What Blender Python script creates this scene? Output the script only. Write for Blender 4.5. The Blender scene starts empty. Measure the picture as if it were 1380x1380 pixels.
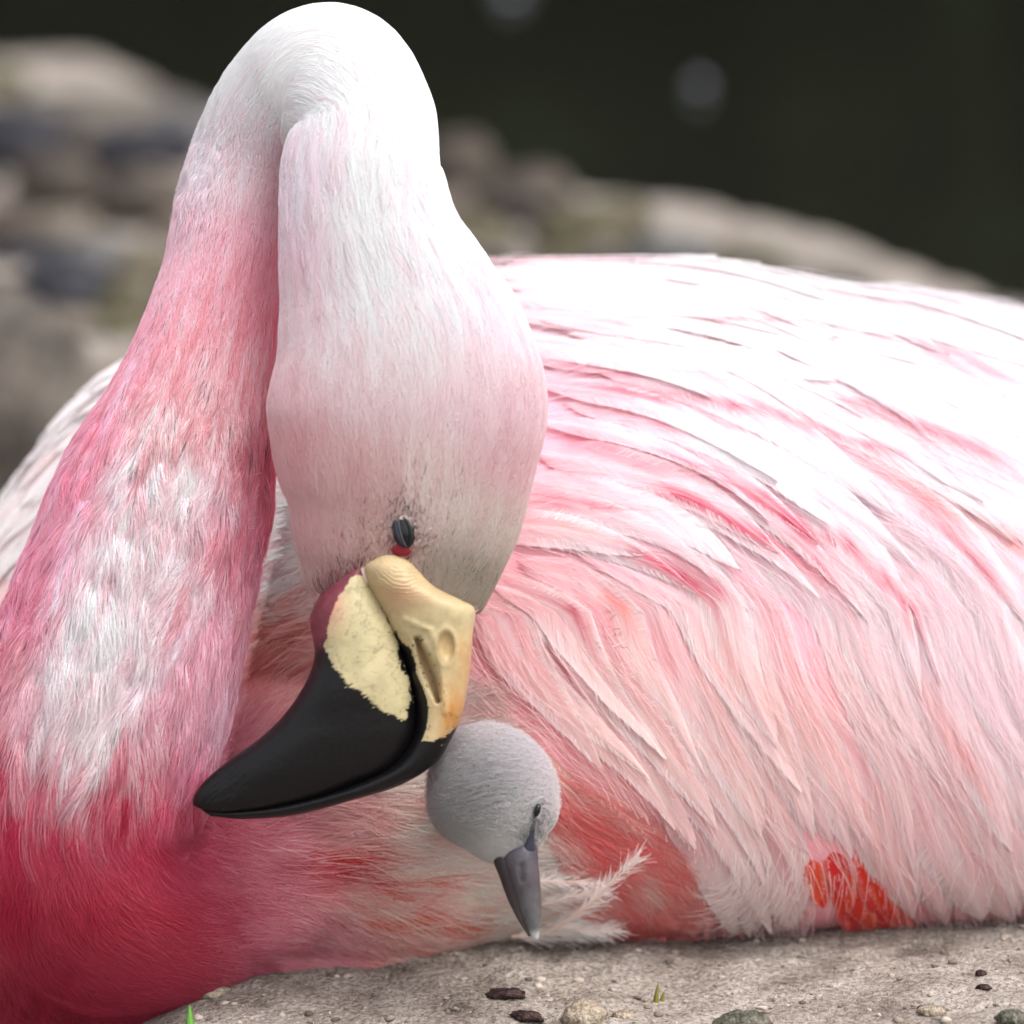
import bpy, bmesh, math
import numpy as np
from mathutils import Vector

# ------------------------------------------------------------------ camera, sky, sun, exposure
rng = np.random.default_rng(7)
sc = bpy.context.scene
COL = sc.collection
D, PITCH, H = 2.2, math.radians(12.0), 0.665
PX = 1.0 / 3000.0
CAMP = np.array([0.0, -D * math.cos(PITCH), H])
FWD = np.array([0.0, math.cos(PITCH), -math.sin(PITCH)])
UP = np.array([0.0, math.sin(PITCH), math.cos(PITCH)])

cd = bpy.data.cameras.new('camera')
cam = bpy.data.objects.new('camera', cd)
COL.objects.link(cam)
cam.location = CAMP
cam.rotation_euler = (math.radians(90) - PITCH, 0, 0)
cd.sensor_width = 36
cd.lens = 36 * D / (1380 * PX)
cd.clip_start, cd.clip_end = 0.05, 500
cd.dof.use_dof = True
cd.dof.focus_distance = D - 0.045
cd.dof.aperture_fstop = 5.0
sc.camera = cam

SUN_EL, SUN_AZ = math.radians(62), math.radians(122)      # azimuth from +Y (behind the bird) towards +X
w = bpy.data.worlds.new('World'); sc.world = w; w.use_nodes = True
nt = w.node_tree
bg = nt.nodes['Background']
sky = nt.nodes.new('ShaderNodeTexSky'); sky.sky_type = 'NISHITA'; sky.sun_disc = False
sky.sun_elevation = SUN_EL; sky.sun_rotation = SUN_AZ
sky.air_density = 1.6; sky.dust_density = 4.0
hs = nt.nodes.new('ShaderNodeHueSaturation'); hs.inputs['Saturation'].default_value = 0.28   # veiled, near white sky
nt.links.new(sky.outputs[0], hs.inputs['Color']); nt.links.new(hs.outputs[0], bg.inputs[0])
bg.inputs[1].default_value = 0.15
sl = bpy.data.lights.new('sun', 'SUN'); sl.energy = 1.0; sl.angle = math.radians(45); sl.color = (1.0, 0.985, 0.97)
so = bpy.data.objects.new('sun', sl); COL.objects.link(so)
sd = Vector((math.sin(SUN_AZ) * math.cos(SUN_EL), math.cos(SUN_AZ) * math.cos(SUN_EL), math.sin(SUN_EL)))
so.rotation_euler = sd.to_track_quat('Z', 'Y').to_euler(); so.location = (1, 1, 3)
sc.view_settings.view_transform = 'Standard'; sc.view_settings.look = 'None'
sc.view_settings.exposure = 0.98; sc.view_settings.gamma = 1.0
sc.render.engine = 'CYCLES'
sc.cycles.max_bounces = 6; sc.cycles.diffuse_bounces = 3; sc.cycles.use_adaptive_sampling = True; sc.cycles.adaptive_threshold = 0.03; sc.cycles.transparent_max_bounces = 8
sc.cycles.use_denoising = True
try:
    sc.cycles_curves.shape = 'RIBBONS'; sc.cycles_curves.subdivisions = 1
except Exception:
    pass

# ------------------------------------------------------------------ maths helpers
def P(px, py, d):
    """a point given in the plane of the bird (3000 units to the metre) and its depth behind that plane -> world"""
    px, py, d = np.broadcast_arrays(np.asarray(px, float), np.asarray(py, float), np.asarray(d, float))
    s = (D + d) / D
    x = (px - 690) * PX * s; yv = (690 - py) * PX * s
    out = CAMP + FWD * (D + d)[..., None] + UP * yv[..., None]
    out[..., 0] += x
    return out

def h2(ix, iy, seed=0):
    n = (ix.astype(np.int64) * 374761393 + iy.astype(np.int64) * 668265263 + seed * 1442695041) & 0x7fffffff
    n = ((n ^ (n >> 13)) * 1274126177) & 0x7fffffff
    n = ((n ^ (n >> 16)) * 974126177) & 0x7fffffff
    return (n & 0xffff) / 65535.0

def vn(x, y, seed=0):
    x = np.asarray(x, float); y = np.asarray(y, float)
    ix, iy = np.floor(x), np.floor(y); fx, fy = x - ix, y - iy
    fx = fx * fx * (3 - 2 * fx); fy = fy * fy * (3 - 2 * fy)
    a = h2(ix, iy, seed); b = h2(ix + 1, iy, seed); c = h2(ix, iy + 1, seed); d_ = h2(ix + 1, iy + 1, seed)
    return (a * (1 - fx) + b * fx) * (1 - fy) + (c * (1 - fx) + d_ * fx) * fy     # 0..1

def fbm(x, y, o=4, seed=0):
    t = 0; a = 0.5; x = np.asarray(x, float); y = np.asarray(y, float)
    for k in range(o):
        t = t + a * (vn(x, y, seed + k) - 0.5) * 2; a *= 0.5; x = x * 2.03; y = y * 2.03
    return t

def sm(a, b, x):
    t = np.clip((x - a) / (b - a), 0, 1); return t * t * (3 - 2 * t)

def lin(c):
    c = np.asarray(c, float) / 255.0
    return np.where(c <= 0.04045, c / 12.92, ((c + 0.055) / 1.055) ** 2.4)

def field(pts, scale=1.0):
    """smooth field through control points (px, py, value...)"""
    a = np.array([list(q[:2]) for q in pts], float)
    v = np.array([np.atleast_1d(q[2]) for q in pts], float)
    def f(px, py):
        px = np.asarray(px, float); py = np.asarray(py, float)
        sh = px.shape; px = px.ravel(); py = py.ravel()
        out = np.empty((len(px), v.shape[1]))
        for i in range(0, len(px), 20000):
            d2 = (px[i:i+20000, None] - a[:, 0]) ** 2 + (py[i:i+20000, None] - a[:, 1]) ** 2
            wt = 1.0 / (d2 + (18.0 * scale) ** 2) ** 2
            out[i:i+20000] = wt @ v / wt.sum(1)[:, None]
        return out.reshape(sh + (v.shape[1],))
    return f

def cfield(pts, scale=1.0):
    return field([(x, y, lin(c)) for x, y, c in pts], scale)

def seg_dist(px, py, poly):
    """distance to a polyline and position along it (0..1)"""
    best = np.full(px.shape, 1e9); pos = np.zeros(px.shape); n = len(poly) - 1
    for i in range(n):
        ax, ay = poly[i]; bx, by = poly[i + 1]; dx, dy = bx - ax, by - ay
        t = np.clip(((px - ax) * dx + (py - ay) * dy) / (dx * dx + dy * dy), 0, 1)
        dd = np.hypot(px - ax - t * dx, py - ay - t * dy)
        m = dd < best; best = np.where(m, dd, best); pos = np.where(m, (i + t) / n, pos)
    return best, pos

def inpoly(px, py, poly):
    px = np.asarray(px, float); py = np.asarray(py, float)
    c = np.zeros(px.shape, bool); n = len(poly)
    for i in range(n):
        x1, y1 = poly[i]; x2, y2 = poly[(i + 1) % n]
        if y1 == y2: continue
        cond = (y1 > py) != (y2 > py)
        c ^= cond & (px < (x2 - x1) * (py - y1) / (y2 - y1) + x1)
    return c

def spline(ctrl, n):
    """Catmull-Rom through the rows of ctrl, resampled evenly by length of the first three columns"""
    c = np.array(ctrl, float); c = np.vstack([2 * c[0] - c[1], c, 2 * c[-1] - c[-2]])
    pts = []
    for i in range(1, len(c) - 2):
        t = np.linspace(0, 1, 24, endpoint=False)[:, None]
        p0, p1, p2, p3 = c[i-1], c[i], c[i+1], c[i+2]
        pts.append(0.5 * (2*p1 + (p2-p0)*t + (2*p0-5*p1+4*p2-p3)*t*t + (3*p1-p0-3*p2+p3)*t**3))
    pts = np.vstack(pts + [c[-2:-1]])
    m = pts[:, :3].copy(); m[:, 2] *= 3000
    s = np.r_[0, np.cumsum(np.linalg.norm(np.diff(m, axis=0), axis=1))]
    u = np.linspace(0, s[-1], n)
    return np.stack([np.interp(u, s, pts[:, k]) for k in range(pts.shape[1])], 1), s[-1]

# ------------------------------------------------------------------ object helpers
def link(o, parent=None):
    COL.objects.link(o)
    if parent is not None: o.parent = parent
    return o

def tag(o, label=None, cat=None, group=None, kind=None):
    for k, v in (('label', label), ('category', cat), ('group', group), ('kind', kind)):
        if v: o[k] = v
    return o

def mesh(name, verts, faces, mat=None, parent=None, smooth=True, col=None, uv=None):
    me = bpy.data.meshes.new(name)
    verts = np.asarray(verts, float).reshape(-1, 3)
    me.from_pydata(verts.tolist(), [], [tuple(f) for f in faces])
    if smooth: me.polygons.foreach_set('use_smooth', np.ones(len(me.polygons), bool))
    if col is not None:
        c = np.ones((len(verts), 4), np.float32); c[:, :3] = np.asarray(col).reshape(-1, 3)
        at = me.color_attributes.new('Col', 'FLOAT_COLOR', 'POINT'); at.data.foreach_set('color', c.ravel())
    if uv is not None:
        uv = np.asarray(uv, np.float32).reshape(-1, 2)
        li = np.empty(len(me.loops), np.int32); me.loops.foreach_get('vertex_index', li)
        me.uv_layers.new(name='UVMap').data.foreach_set('uv', uv[li].ravel())
    me.update()
    if mat: me.materials.append(mat)
    return link(bpy.data.objects.new(name, me), parent)

def gridfaces(n, m, closed=False, off=0):
    f = []
    for i in range(n - 1):
        for j in range(m if closed else m - 1):
            k = (j + 1) % m
            f.append((off + i*m + j, off + i*m + k, off + (i+1)*m + k, off + (i+1)*m + j))
    return f

def hair(name, pts, rad, col, mat, parent):
    """pts (n,k,3) world, rad (n,k), col (n,k,3)"""
    n, k = pts.shape[:2]
    cu = bpy.data.hair_curves.new(name)
    cu.add_curves([k] * n)
    cu.points.foreach_set('position', pts.astype(np.float32).ravel())
    ra = cu.attributes.get('radius') or cu.attributes.new('radius', 'FLOAT', 'POINT')
    ra.data.foreach_set('value', rad.astype(np.float32).ravel())
    c = np.ones((n, k, 4), np.float32); c[..., :3] = np.clip(col, 0.004, 0.9)
    ca = cu.attributes.new('Col', 'FLOAT_COLOR', 'POINT'); ca.data.foreach_set('color', c.ravel())
    cu.materials.append(mat)
    o = link(bpy.data.objects.new(name, cu), parent)
    o['kind'] = 'stuff'
    return o

# ------------------------------------------------------------------ materials
def newmat(name):
    m = bpy.data.materials.new(name); m.use_nodes = True
    return m, m.node_tree, m.node_tree.nodes['Principled BSDF']

def N(nt, typ, **kw):
    n = nt.nodes.new(typ)
    for k, v in kw.items():
        if k in n.inputs: n.inputs[k].default_value = v
        else: setattr(n, k, v)
    return n

def attr_mat(name, rough=0.6, spec=0.3, trans=0.0, sheen=0.0):
    m, nt, b = newmat(name)
    a = N(nt, 'ShaderNodeAttribute', attribute_name='Col')
    b.inputs['Roughness'].default_value = rough; b.inputs['Specular IOR Level'].default_value = spec
    b.inputs['Sheen Weight'].default_value = sheen
    nt.links.new(a.outputs['Color'], b.inputs['Base Color'])
    if trans > 0:
        t = N(nt, 'ShaderNodeBsdfTranslucent'); mx = N(nt, 'ShaderNodeMixShader'); mx.inputs[0].default_value = trans
        nt.links.new(a.outputs['Color'], t.inputs['Color'])
        nt.links.new(b.outputs[0], mx.inputs[1]); nt.links.new(t.outputs[0], mx.inputs[2])
        nt.links.new(mx.outputs[0], nt.nodes['Material Output'].inputs['Surface'])
    return m

MAT_HAIR = attr_mat('plumage_strands', 0.7, 0.05, 0.45)
MAT_DOWN = attr_mat('down_strands', 0.7, 0.05, 0.4)
MAT_SKIN = attr_mat('under_plumage', 0.8, 0.1, 0.0)
MAT_BILL = attr_mat('bill_horn', 0.38, 0.26, 0.0)
# bill: fine wrinkles
_nt = MAT_BILL.node_tree; _b = _nt.nodes['Principled BSDF']
_tc = N(_nt, 'ShaderNodeTexCoord'); _no = N(_nt, 'ShaderNodeTexNoise', Scale=420.0, Detail=4.0)
_bp = N(_nt, 'ShaderNodeBump', Strength=0.25, Distance=0.0008)
_nt.links.new(_tc.outputs['Object'], _no.inputs['Vector']); _nt.links.new(_no.outputs[0], _bp.inputs['Height'])
_nt.links.new(_bp.outputs[0], _b.inputs['Normal'])

def feather_mat():
    m, nt, b = newmat('feather_vane')
    a = N(nt, 'ShaderNodeAttribute', attribute_name='Col')
    uv = N(nt, 'ShaderNodeUVMap'); sx = N(nt, 'ShaderNodeSeparateXYZ')
    nt.links.new(uv.outputs[0], sx.inputs[0])
    ab = N(nt, 'ShaderNodeMath', operation='ABSOLUTE'); nt.links.new(sx.outputs['Y'], ab.inputs[0])
    mu = N(nt, 'ShaderNodeMath', operation='MULTIPLY'); mu.inputs[1].default_value = -2.1; nt.links.new(ab.outputs[0], mu.inputs[0])
    ad = N(nt, 'ShaderNodeMath', operation='ADD'); nt.links.new(sx.outputs['X'], ad.inputs[0]); nt.links.new(mu.outputs[0], ad.inputs[1])
    s1 = N(nt, 'ShaderNodeMath', operation='MULTIPLY'); s1.inputs[1].default_value = 1400.0; nt.links.new(ad.outputs[0], s1.inputs[0])
    s2 = N(nt, 'ShaderNodeMath', operation='MULTIPLY'); s2.inputs[1].default_value = 90.0; nt.links.new(sx.outputs['Y'], s2.inputs[0])
    cb = N(nt, 'ShaderNodeCombineXYZ'); nt.links.new(s1.outputs[0], cb.inputs[0]); nt.links.new(s2.outputs[0], cb.inputs[1])
    oi = N(nt, 'ShaderNodeObjectInfo'); nt.links.new(oi.outputs['Random'], cb.inputs[2])
    no = N(nt, 'ShaderNodeTexNoise', Scale=1.0, Detail=3.0, Roughness=0.6); nt.links.new(cb.outputs[0], no.inputs['Vector'])
    mr = N(nt, 'ShaderNodeMapRange'); mr.inputs[1].default_value = 0.3; mr.inputs[2].default_value = 0.7
    mr.inputs[3].default_value = 0.86; mr.inputs[4].default_value = 1.07; nt.links.new(no.outputs[0], mr.inputs[0])
    mx = N(nt, 'ShaderNodeVectorMath', operation='MULTIPLY'); nt.links.new(a.outputs['Color'], mx.inputs[0])
    # streaks act a little more on green and blue: the fine barbs vary in pink pigment
    pw = N(nt, 'ShaderNodeMath', operation='POWER'); pw.inputs[1].default_value = 0.5; nt.links.new(mr.outputs[0], pw.inputs[0])
    c2 = N(nt, 'ShaderNodeCombineXYZ'); nt.links.new(pw.outputs[0], c2.inputs[0]); nt.links.new(mr.outputs[0], c2.inputs[1]); nt.links.new(mr.outputs[0], c2.inputs[2])
    nt.links.new(c2.outputs[0], mx.inputs[1])
    bp = N(nt, 'ShaderNodeBump', Strength=0.22, Distance=0.0005); nt.links.new(no.outputs[0], bp.inputs['Height'])
    b.inputs['Roughness'].default_value = 0.5; b.inputs['Specular IOR Level'].default_value = 0.2
    b.inputs['Sheen Weight'].default_value = 0.15
    nt.links.new(mx.outputs[0], b.inputs['Base Color']); nt.links.new(bp.outputs[0], b.inputs['Normal'])
    t = N(nt, 'ShaderNodeBsdfTranslucent'); ms = N(nt, 'ShaderNodeMixShader'); ms.inputs[0].default_value = 0.3
    nt.links.new(mx.outputs[0], t.inputs['Color']); nt.links.new(b.outputs[0], ms.inputs[1]); nt.links.new(t.outputs[0], ms.inputs[2])
    nt.links.new(ms.outputs[0], nt.nodes['Material Output'].inputs['Surface'])
    return m
MAT_FEATHER = feather_mat()

def plain(name, c, rough=0.6, spec=0.3):
    m, nt, b = newmat(name)
    b.inputs['Base Color'].default_value = (*lin(c), 1); b.inputs['Roughness'].default_value = rough
    b.inputs['Specular IOR Level'].default_value = spec
    return m

def noise_mat(name, cols, scale, rough=0.9, bump=0.5, dist=0.004, detail=6.0, fine=None):
    """colour ramp over noise in object space, bumped"""
    m, nt, b = newmat(name)
    tc = N(nt, 'ShaderNodeTexCoord')
    no = N(nt, 'ShaderNodeTexNoise', Scale=scale, Detail=detail, Roughness=0.62)
    nt.links.new(tc.outputs['Object'], no.inputs['Vector'])
    cr = N(nt, 'ShaderNodeValToRGB'); el = cr.color_ramp.elements
    n = len(cols)
    while len(el) < n: el.new(0.5)
    for i, c in enumerate(cols):
        el[i].position = 0.28 + 0.44 * i / max(1, n - 1); el[i].color = (*lin(c), 1)
    nt.links.new(no.outputs[0], cr.inputs[0])
    last = cr.outputs[0]
    if fine:
        n2 = N(nt, 'ShaderNodeTexNoise', Scale=fine, Detail=3.0, Roughness=0.7); nt.links.new(tc.outputs['Object'], n2.inputs['Vector'])
        mr = N(nt, 'ShaderNodeMapRange'); mr.inputs[1].default_value = 0.35; mr.inputs[2].default_value = 0.62
        mr.inputs[3].default_value = 0.45; mr.inputs[4].default_value = 1.12; nt.links.new(n2.outputs[0], mr.inputs[0])
        vm = N(nt, 'ShaderNodeVectorMath', operation='SCALE'); nt.links.new(last, vm.inputs[0]); nt.links.new(mr.outputs[0], vm.inputs['Scale'])
        last = vm.outputs[0]
        mm = N(nt, 'ShaderNodeMath', operation='ADD'); nt.links.new(no.outputs[0], mm.inputs[0]); nt.links.new(n2.outputs[0], mm.inputs[1])
        hh = mm.outputs[0]
    else:
        hh = no.outputs[0]
    nt.links.new(last, b.inputs['Base Color'])
    bp = N(nt, 'ShaderNodeBump', Strength=bump, Distance=dist); nt.links.new(hh, bp.inputs['Height'])
    nt.links.new(bp.outputs[0], b.inputs['Normal'])
    b.inputs['Roughness'].default_value = rough; b.inputs['Specular IOR Level'].default_value = 0.15
    return m

# ================================================================== SETTING
def shore(x):
    return np.minimum(3.45, np.maximum(0.95, 1.83 - 1.77 * (x - 0.42))) + 0.06 * np.sin(x * 9.0)

def ground_z(x, y):
    z = 0.010 * fbm(x * 5, y * 5, 3, 3) * sm(0.2, 0.6, np.hypot(x, y)) + 0.0045 * fbm(x * 28, y * 28, 3, 5) + 0.0022 * fbm(x * 110, y * 110, 3, 9)
    near = 1 - sm(0.5, 1.2, np.hypot(x, y))
    # the nest mound falls away towards the near left and rises a little to the right
    z = z - 0.045 * sm(-0.10, -0.26, x) * (1 - sm(-0.12, 0.10, y)) * near
    z = z + 0.012 * sm(0.05, 0.25, x) * near
    # bank rises unevenly behind, then dips into the water
    z = z + 0.03 * fbm(x * 2.3 + 4, y * 2.3, 4, 21) * sm(0.7, 1.5, y)
    s = y - shore(x)
    z = z - 0.55 * sm(-0.05, 0.9, s) + 0.015 * sm(-0.5, -0.1, s) * (1 - sm(-0.1, 0.0, s))
    z = z + 2.5 * sm(24, 34, y)
    return z

def axis(a, b, n, dense):
    """coordinates from a to b, dense around zero"""
    t = np.linspace(-1, 1, n)
    k = np.sinh(dense * t) / math.sinh(dense)
    return np.where(k < 0, -k * a, k * b)

gx = axis(-60, 60, 420, 9.0); gy = axis(-8, 120, 470, 9.5)
GX, GY = np.meshgrid(gx, gy)
gv = np.stack([GX, GY - 0.02, ground_z(GX, GY - 0.02)], -1)
MAT_GROUND = noise_mat('sandy_soil', [(96, 86, 78), (154, 142, 132), (176, 165, 155), (192, 182, 173)], 26.0, 0.95, 0.9, 0.004, 8.0, 420.0)
ground = mesh('ground', gv, gridfaces(len(gy), len(gx)), MAT_GROUND)
tag(ground, 'pale sandy soil around the resting bird', kind='structure')

MAT_WATER, _nt, _b = newmat('dark_pond_water')
_b.inputs['Base Color'].default_value = (0.011, 0.011, 0.008, 1); _b.inputs['Roughness'].default_value = 0.08
_b.inputs['IOR'].default_value = 1.33
_tc = N(_nt, 'ShaderNodeTexCoord'); _no = N(_nt, 'ShaderNodeTexNoise', Scale=3.5, Detail=3.0); _bp = N(_nt, 'ShaderNodeBump', Strength=0.12, Distance=0.02)
_nt.links.new(_tc.outputs['Object'], _no.inputs['Vector']); _nt.links.new(_no.outputs[0], _bp.inputs['Height']); _nt.links.new(_bp.outputs[0], _b.inputs['Normal'])
wx, wy = np.linspace(-60, 60, 13), np.linspace(0.3, 45, 10); WX, WY = np.meshgrid(wx, wy)
water = mesh('water', np.stack([WX, WY, np.full(WX.shape, -0.085)], -1), gridfaces(10, 13), MAT_WATER)
tag(water, 'dark still pond water behind the bank', kind='structure')

# dark wood on the far side of the pond (out of the frame, the water mirrors it)
MAT_WOOD = noise_mat('dark_foliage', [(20, 26, 14), (34, 44, 22), (46, 56, 30)], 0.8, 0.9, 0.3, 0.05)
def far_wood():
    n = 60000
    cx = rng.uniform(-34, 34, 90); cy = rng.uniform(25, 34, 90); cz = rng.uniform(1.0, 10.0, 90); cr = rng.uniform(2.2, 3.8, 90)
    k = rng.integers(0, 90, n); dv = rng.normal(size=(n, 3)); dv /= np.linalg.norm(dv, axis=1)[:, None]
    c = np.stack([cx[k], cy[k], cz[k]], 1) + dv * (cr[k] * rng.uniform(0.6, 1.05, n))[:, None]
    a = rng.normal(size=(n, 3)) * 0.34; b = rng.normal(size=(n, 3)) * 0.34
    v = np.stack([c - a, c + b, c + a, c - b], 1).reshape(-1, 3)
    f = np.arange(4 * n).reshape(-1, 4)
    o = mesh('far_wood', v, f.tolist(), MAT_WOOD, smooth=False)
    tag(o, 'dark leafy wood on the far side of the pond', 'wood', kind='stuff')
far_wood()

def ground_at(px, py):
    dr = FWD + UP * ((690 - py) * PX / D); dr = dr.copy(); dr[0] += (px - 690) * PX / D
    t = -CAMP[2] / dr[2]
    p = CAMP + dr * t
    return p, t

def ico(sub):
    bm = bmesh.new(); bmesh.ops.create_icosphere(bm, subdivisions=sub, radius=1)
    v = np.array([q.co[:] for q in bm.verts]); f = [[x.index for x in q.verts] for q in bm.faces]; bm.free()
    return v, f
ICO4 = ico(4); ICO2 = ico(2); ICO3 = ico(3)

RMAT = {
 'tan': noise_mat('tan_rock', [(38, 34, 30), (80, 72, 66), (122, 111, 101)], 26.0, 0.9, 0.7, 0.006, 7.0, 190.0),
 'pale': noise_mat('pale_rock', [(52, 48, 45), (98, 91, 85), (138, 128, 120)], 22.0, 0.9, 0.7, 0.006, 7.0, 200.0),
 'dark': noise_mat('dark_slate', [(26, 26, 30), (46, 46, 52), (72, 70, 74)], 20.0, 0.7, 0.7, 0.006, 7.0, 150.0),
 'grey': noise_mat('grey_rock', [(60, 58, 60), (96, 94, 94), (130, 126, 124)], 20.0, 0.9, 0.7, 0.006, 7.0, 180.0),
 'olive': noise_mat('mossy_rock', [(50, 47, 36), (90, 84, 66), (128, 118, 102)], 24.0, 0.95, 0.7, 0.006, 7.0, 180.0),
}
def rock(px, py, wpx, hpx, m, label, seed, deep=0.9, tilt=0.0, lump=0.28, sink=0.35, parent=None, group=None):
    p, t = ground_at(px, py + hpx * 0.5 * (1 - sink))
    s = PX * t / D
    v, f = ICO4
    r = 1 + lump * fbm(v[:, 0] * 1.3 + seed * 7.1 + v[:, 2], v[:, 1] * 1.3 - v[:, 2] * 0.8 + seed, 4, seed) + 0.5 * lump * fbm(v[:, 1] * 3 + seed, v[:, 2] * 3 + v[:, 0] * 2, 3, seed + 40)
    q = v * r[:, None]
    q = np.sign(q) * np.abs(q) ** 0.85
    q = q * np.array([wpx * s / 2, wpx * s / 2 * deep, hpx * s / 2 * 1.15])
    ct, st = math.cos(tilt), math.sin(tilt)
    q = np.stack([q[:, 0] * ct - q[:, 2] * st, q[:, 1], q[:, 0] * st + q[:, 2] * ct], 1)
    gz = float(ground_z(np.array(p[0]), np.array(p[1])))
    o = mesh('rock', q, f, RMAT[m], parent)
    o.location = (p[0], p[1] + wpx * s * deep * 0.3, gz + hpx * s * 0.5 * (1 - sink))
    tag(o, label, 'rock', group or 'rocks along the bank')
    return o

ROCKS = [
 (120, 138, 330, 80, 'pale', 'long pale boulder lying along the waterline at the upper left', .6, 0.03),
 (20, 190, 150, 90, 'dark', 'dark blue-grey rock at the picture edge under the long pale boulder', .8, 0),
 (195, 205, 150, 62, 'dark', 'dark slate rock beside the flamingo\'s folded neck', .8, 0.1),
 (112, 158, 66, 46, 'tan', 'small pinkish stone under the long pale boulder', .9, 0),
 (200, 160, 62, 44, 'pale', 'small whitish stone just under the long pale boulder', .9, 0),
 (150, 160, 60, 40, 'grey', 'small grey stone between the pinkish and the whitish stone', .9, 0),
 (250, 150, 90, 66, 'grey', 'grey rock right behind the bend of the flamingo\'s neck', .9, 0),
 (75, 240, 120, 84, 'tan', 'rounded tan rock below the dark blue-grey rock', .9, 0),
 (185, 265, 130, 74, 'tan', 'tan rock close behind the neck below the dark slate', .9, 0),
 (15, 285, 80, 60, 'tan', 'tan stone at the picture edge left of a rounded tan rock', .9, 0),
 (125, 330, 110, 54, 'grey', 'bluish grey flat stone in the middle of the rubble', .9, 0),
 (30, 335, 100, 50, 'dark', 'dark stone at the left edge above the big slab', .9, 0),
 (195, 345, 80, 50, 'olive', 'mossy stone tucked behind the pink neck', .9, 0),
 (85, 400, 160, 80, 'dark', 'dark blue boulder just behind the big tilted slab', .8, -0.1),
 (170, 420, 90, 60, 'olive', 'olive stone beside the dark blue boulder', .9, 0),
 (-40, 560, 300, 300, 'pale', 'big tilted pale slab at the left edge behind the white shoulder', .7, -0.55),
 (612, 212, 110, 80, 'tan', 'rounded rock peeking out beside the head at the waterline', .9, 0.2),
 (705, 250, 150, 76, 'tan', 'tan hump of rock at the water edge above the back', .9, 0.1),
 (800, 288, 170, 60, 'olive', 'flat mossy rock at the water edge above the back', .9, 0.15),
 (640, 300, 110, 56, 'olive', 'olive stone showing between head and tan hump', .9, 0),
 (690, 335, 100, 44, 'pale', 'pale stone low behind the white back beside the head', .9, 0),
 (775, 338, 120, 42, 'olive', 'mossy stone close above the white back', .9, 0),
 (895, 322, 150, 52, 'grey', 'flat grey rock where the bank narrows', .9, 0.12),
 (1005, 355, 90, 40, 'grey', 'small blue-grey stone on the narrow bank above the back', .9, 0),
 (1060, 362, 230, 50, 'pale', 'long pale rock on the narrow bank to the right', .6, 0.15),
 (1250, 412, 280, 46, 'pale', 'low tan ledge at the right end of the bank', .6, 0.18),
]
for i, r in enumerate(ROCKS):
    rock(r[0], r[1] + (24 if r[0] > 560 else 24 if r[1] < 170 else 0), *r[2:5], r[5], i + 3, deep=r[6], tilt=r[7])

def rubble():
    r = np.random.default_rng(61); n = 900; v, f = ICO2; f = np.array(f); V, F, C = [], [], []
    x = r.uniform(-1.0, 0.9, n * 3); t = r.uniform(0, 1, n * 3); y = 0.75 + t * (shore(x) - 1.05); k = (y > .7); x, y = x[k][:n], y[k][:n]
    pal = [lin(c) for c in ((96, 86, 78), (70, 64, 58), (120, 110, 100), (52, 50, 52), (84, 80, 62), (130, 120, 112))]
    for i in range(len(x)):
        s_ = 0.009 + 0.026 * r.uniform() ** 2.2
        q = v * (1 + .25 * fbm(v[:, 0] * 1.7 + i, v[:, 1] * 1.7 + v[:, 2], 3, i))[:, None] * s_ * np.array([r.uniform(.8, 1.5), r.uniform(.8, 1.3), r.uniform(.45, .85)])
        V.append(q + [x[i], y[i], float(ground_z(np.array(x[i]), np.array(y[i]))) + s_ * .15]); F.append(f + i * len(v)); C.append(np.ones((len(v), 3)) * pal[r.integers(0, 6)] * r.uniform(.7, 1.2))
    o = mesh('rubble', np.vstack(V), np.vstack(F).tolist(), attr_mat('rubble_stone', .9, .15), col=np.vstack(C)); tag(o, 'loose grey-brown rubble strewn over the bank', 'rubble', kind='stuff')
rubble()

# ================================================================== FLAMINGO
root = bpy.data.objects.new('flamingo', None); link(root)
root.location = P(690, 1290, 0.12)
tag(root, 'adult pink flamingo resting on the ground, neck folded, bill lowered over its chick', 'flamingo')
ROOTM = root.location.copy()
def adopt(o, parent):
    o.parent = parent; o.matrix_parent_inverse.identity()
    return o
_mesh0 = mesh
def part(name, verts, faces, mat, parent=root, **kw):
    v = np.asarray(verts, float).reshape(-1, 3) - np.array(ROOTM)
    return _mesh0(name, v, faces, mat, parent, **kw)
def phair(name, pts, rad, col, mat, parent):
    return hair(name, pts - np.array(ROOTM), rad, col, mat, parent)

# ---- torso as a loft along the length of the bird
TX = np.array([-125, -100, -60, 0, 60, 140, 250, 400, 660, 900, 1000, 1130, 1250, 1380, 1600, 1800, 1930, 1990])
TT = np.array([900, 850, 775, 690, 592, 512, 446, 400, 372, 370, 378, 404, 412, 438, 505, 590, 670, 720])
BX = np.array([-125, -60, 0, 150, 300, 600, 850, 1100, 1380, 1600, 1800, 1990])
BT = np.array([930, 1130, 1230, 1300, 1302, 1296, 1284, 1272, 1256, 1200, 1050, 790])
WX_ = np.array([-125, -90, 0, 140, 300, 600, 1000, 1380, 1700, 1900, 1990]); WW = np.array([0.01, 0.04, 0.075, 0.10, 0.125, 0.145, 0.15, 0.14, 0.10, 0.05, 0.01])
def ssmooth(x, xp, fp, r=45):
    return sum(np.interp(x + o * r, xp, fp) for o in (-1, -.5, 0, .5, 1)) / 5.0
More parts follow.
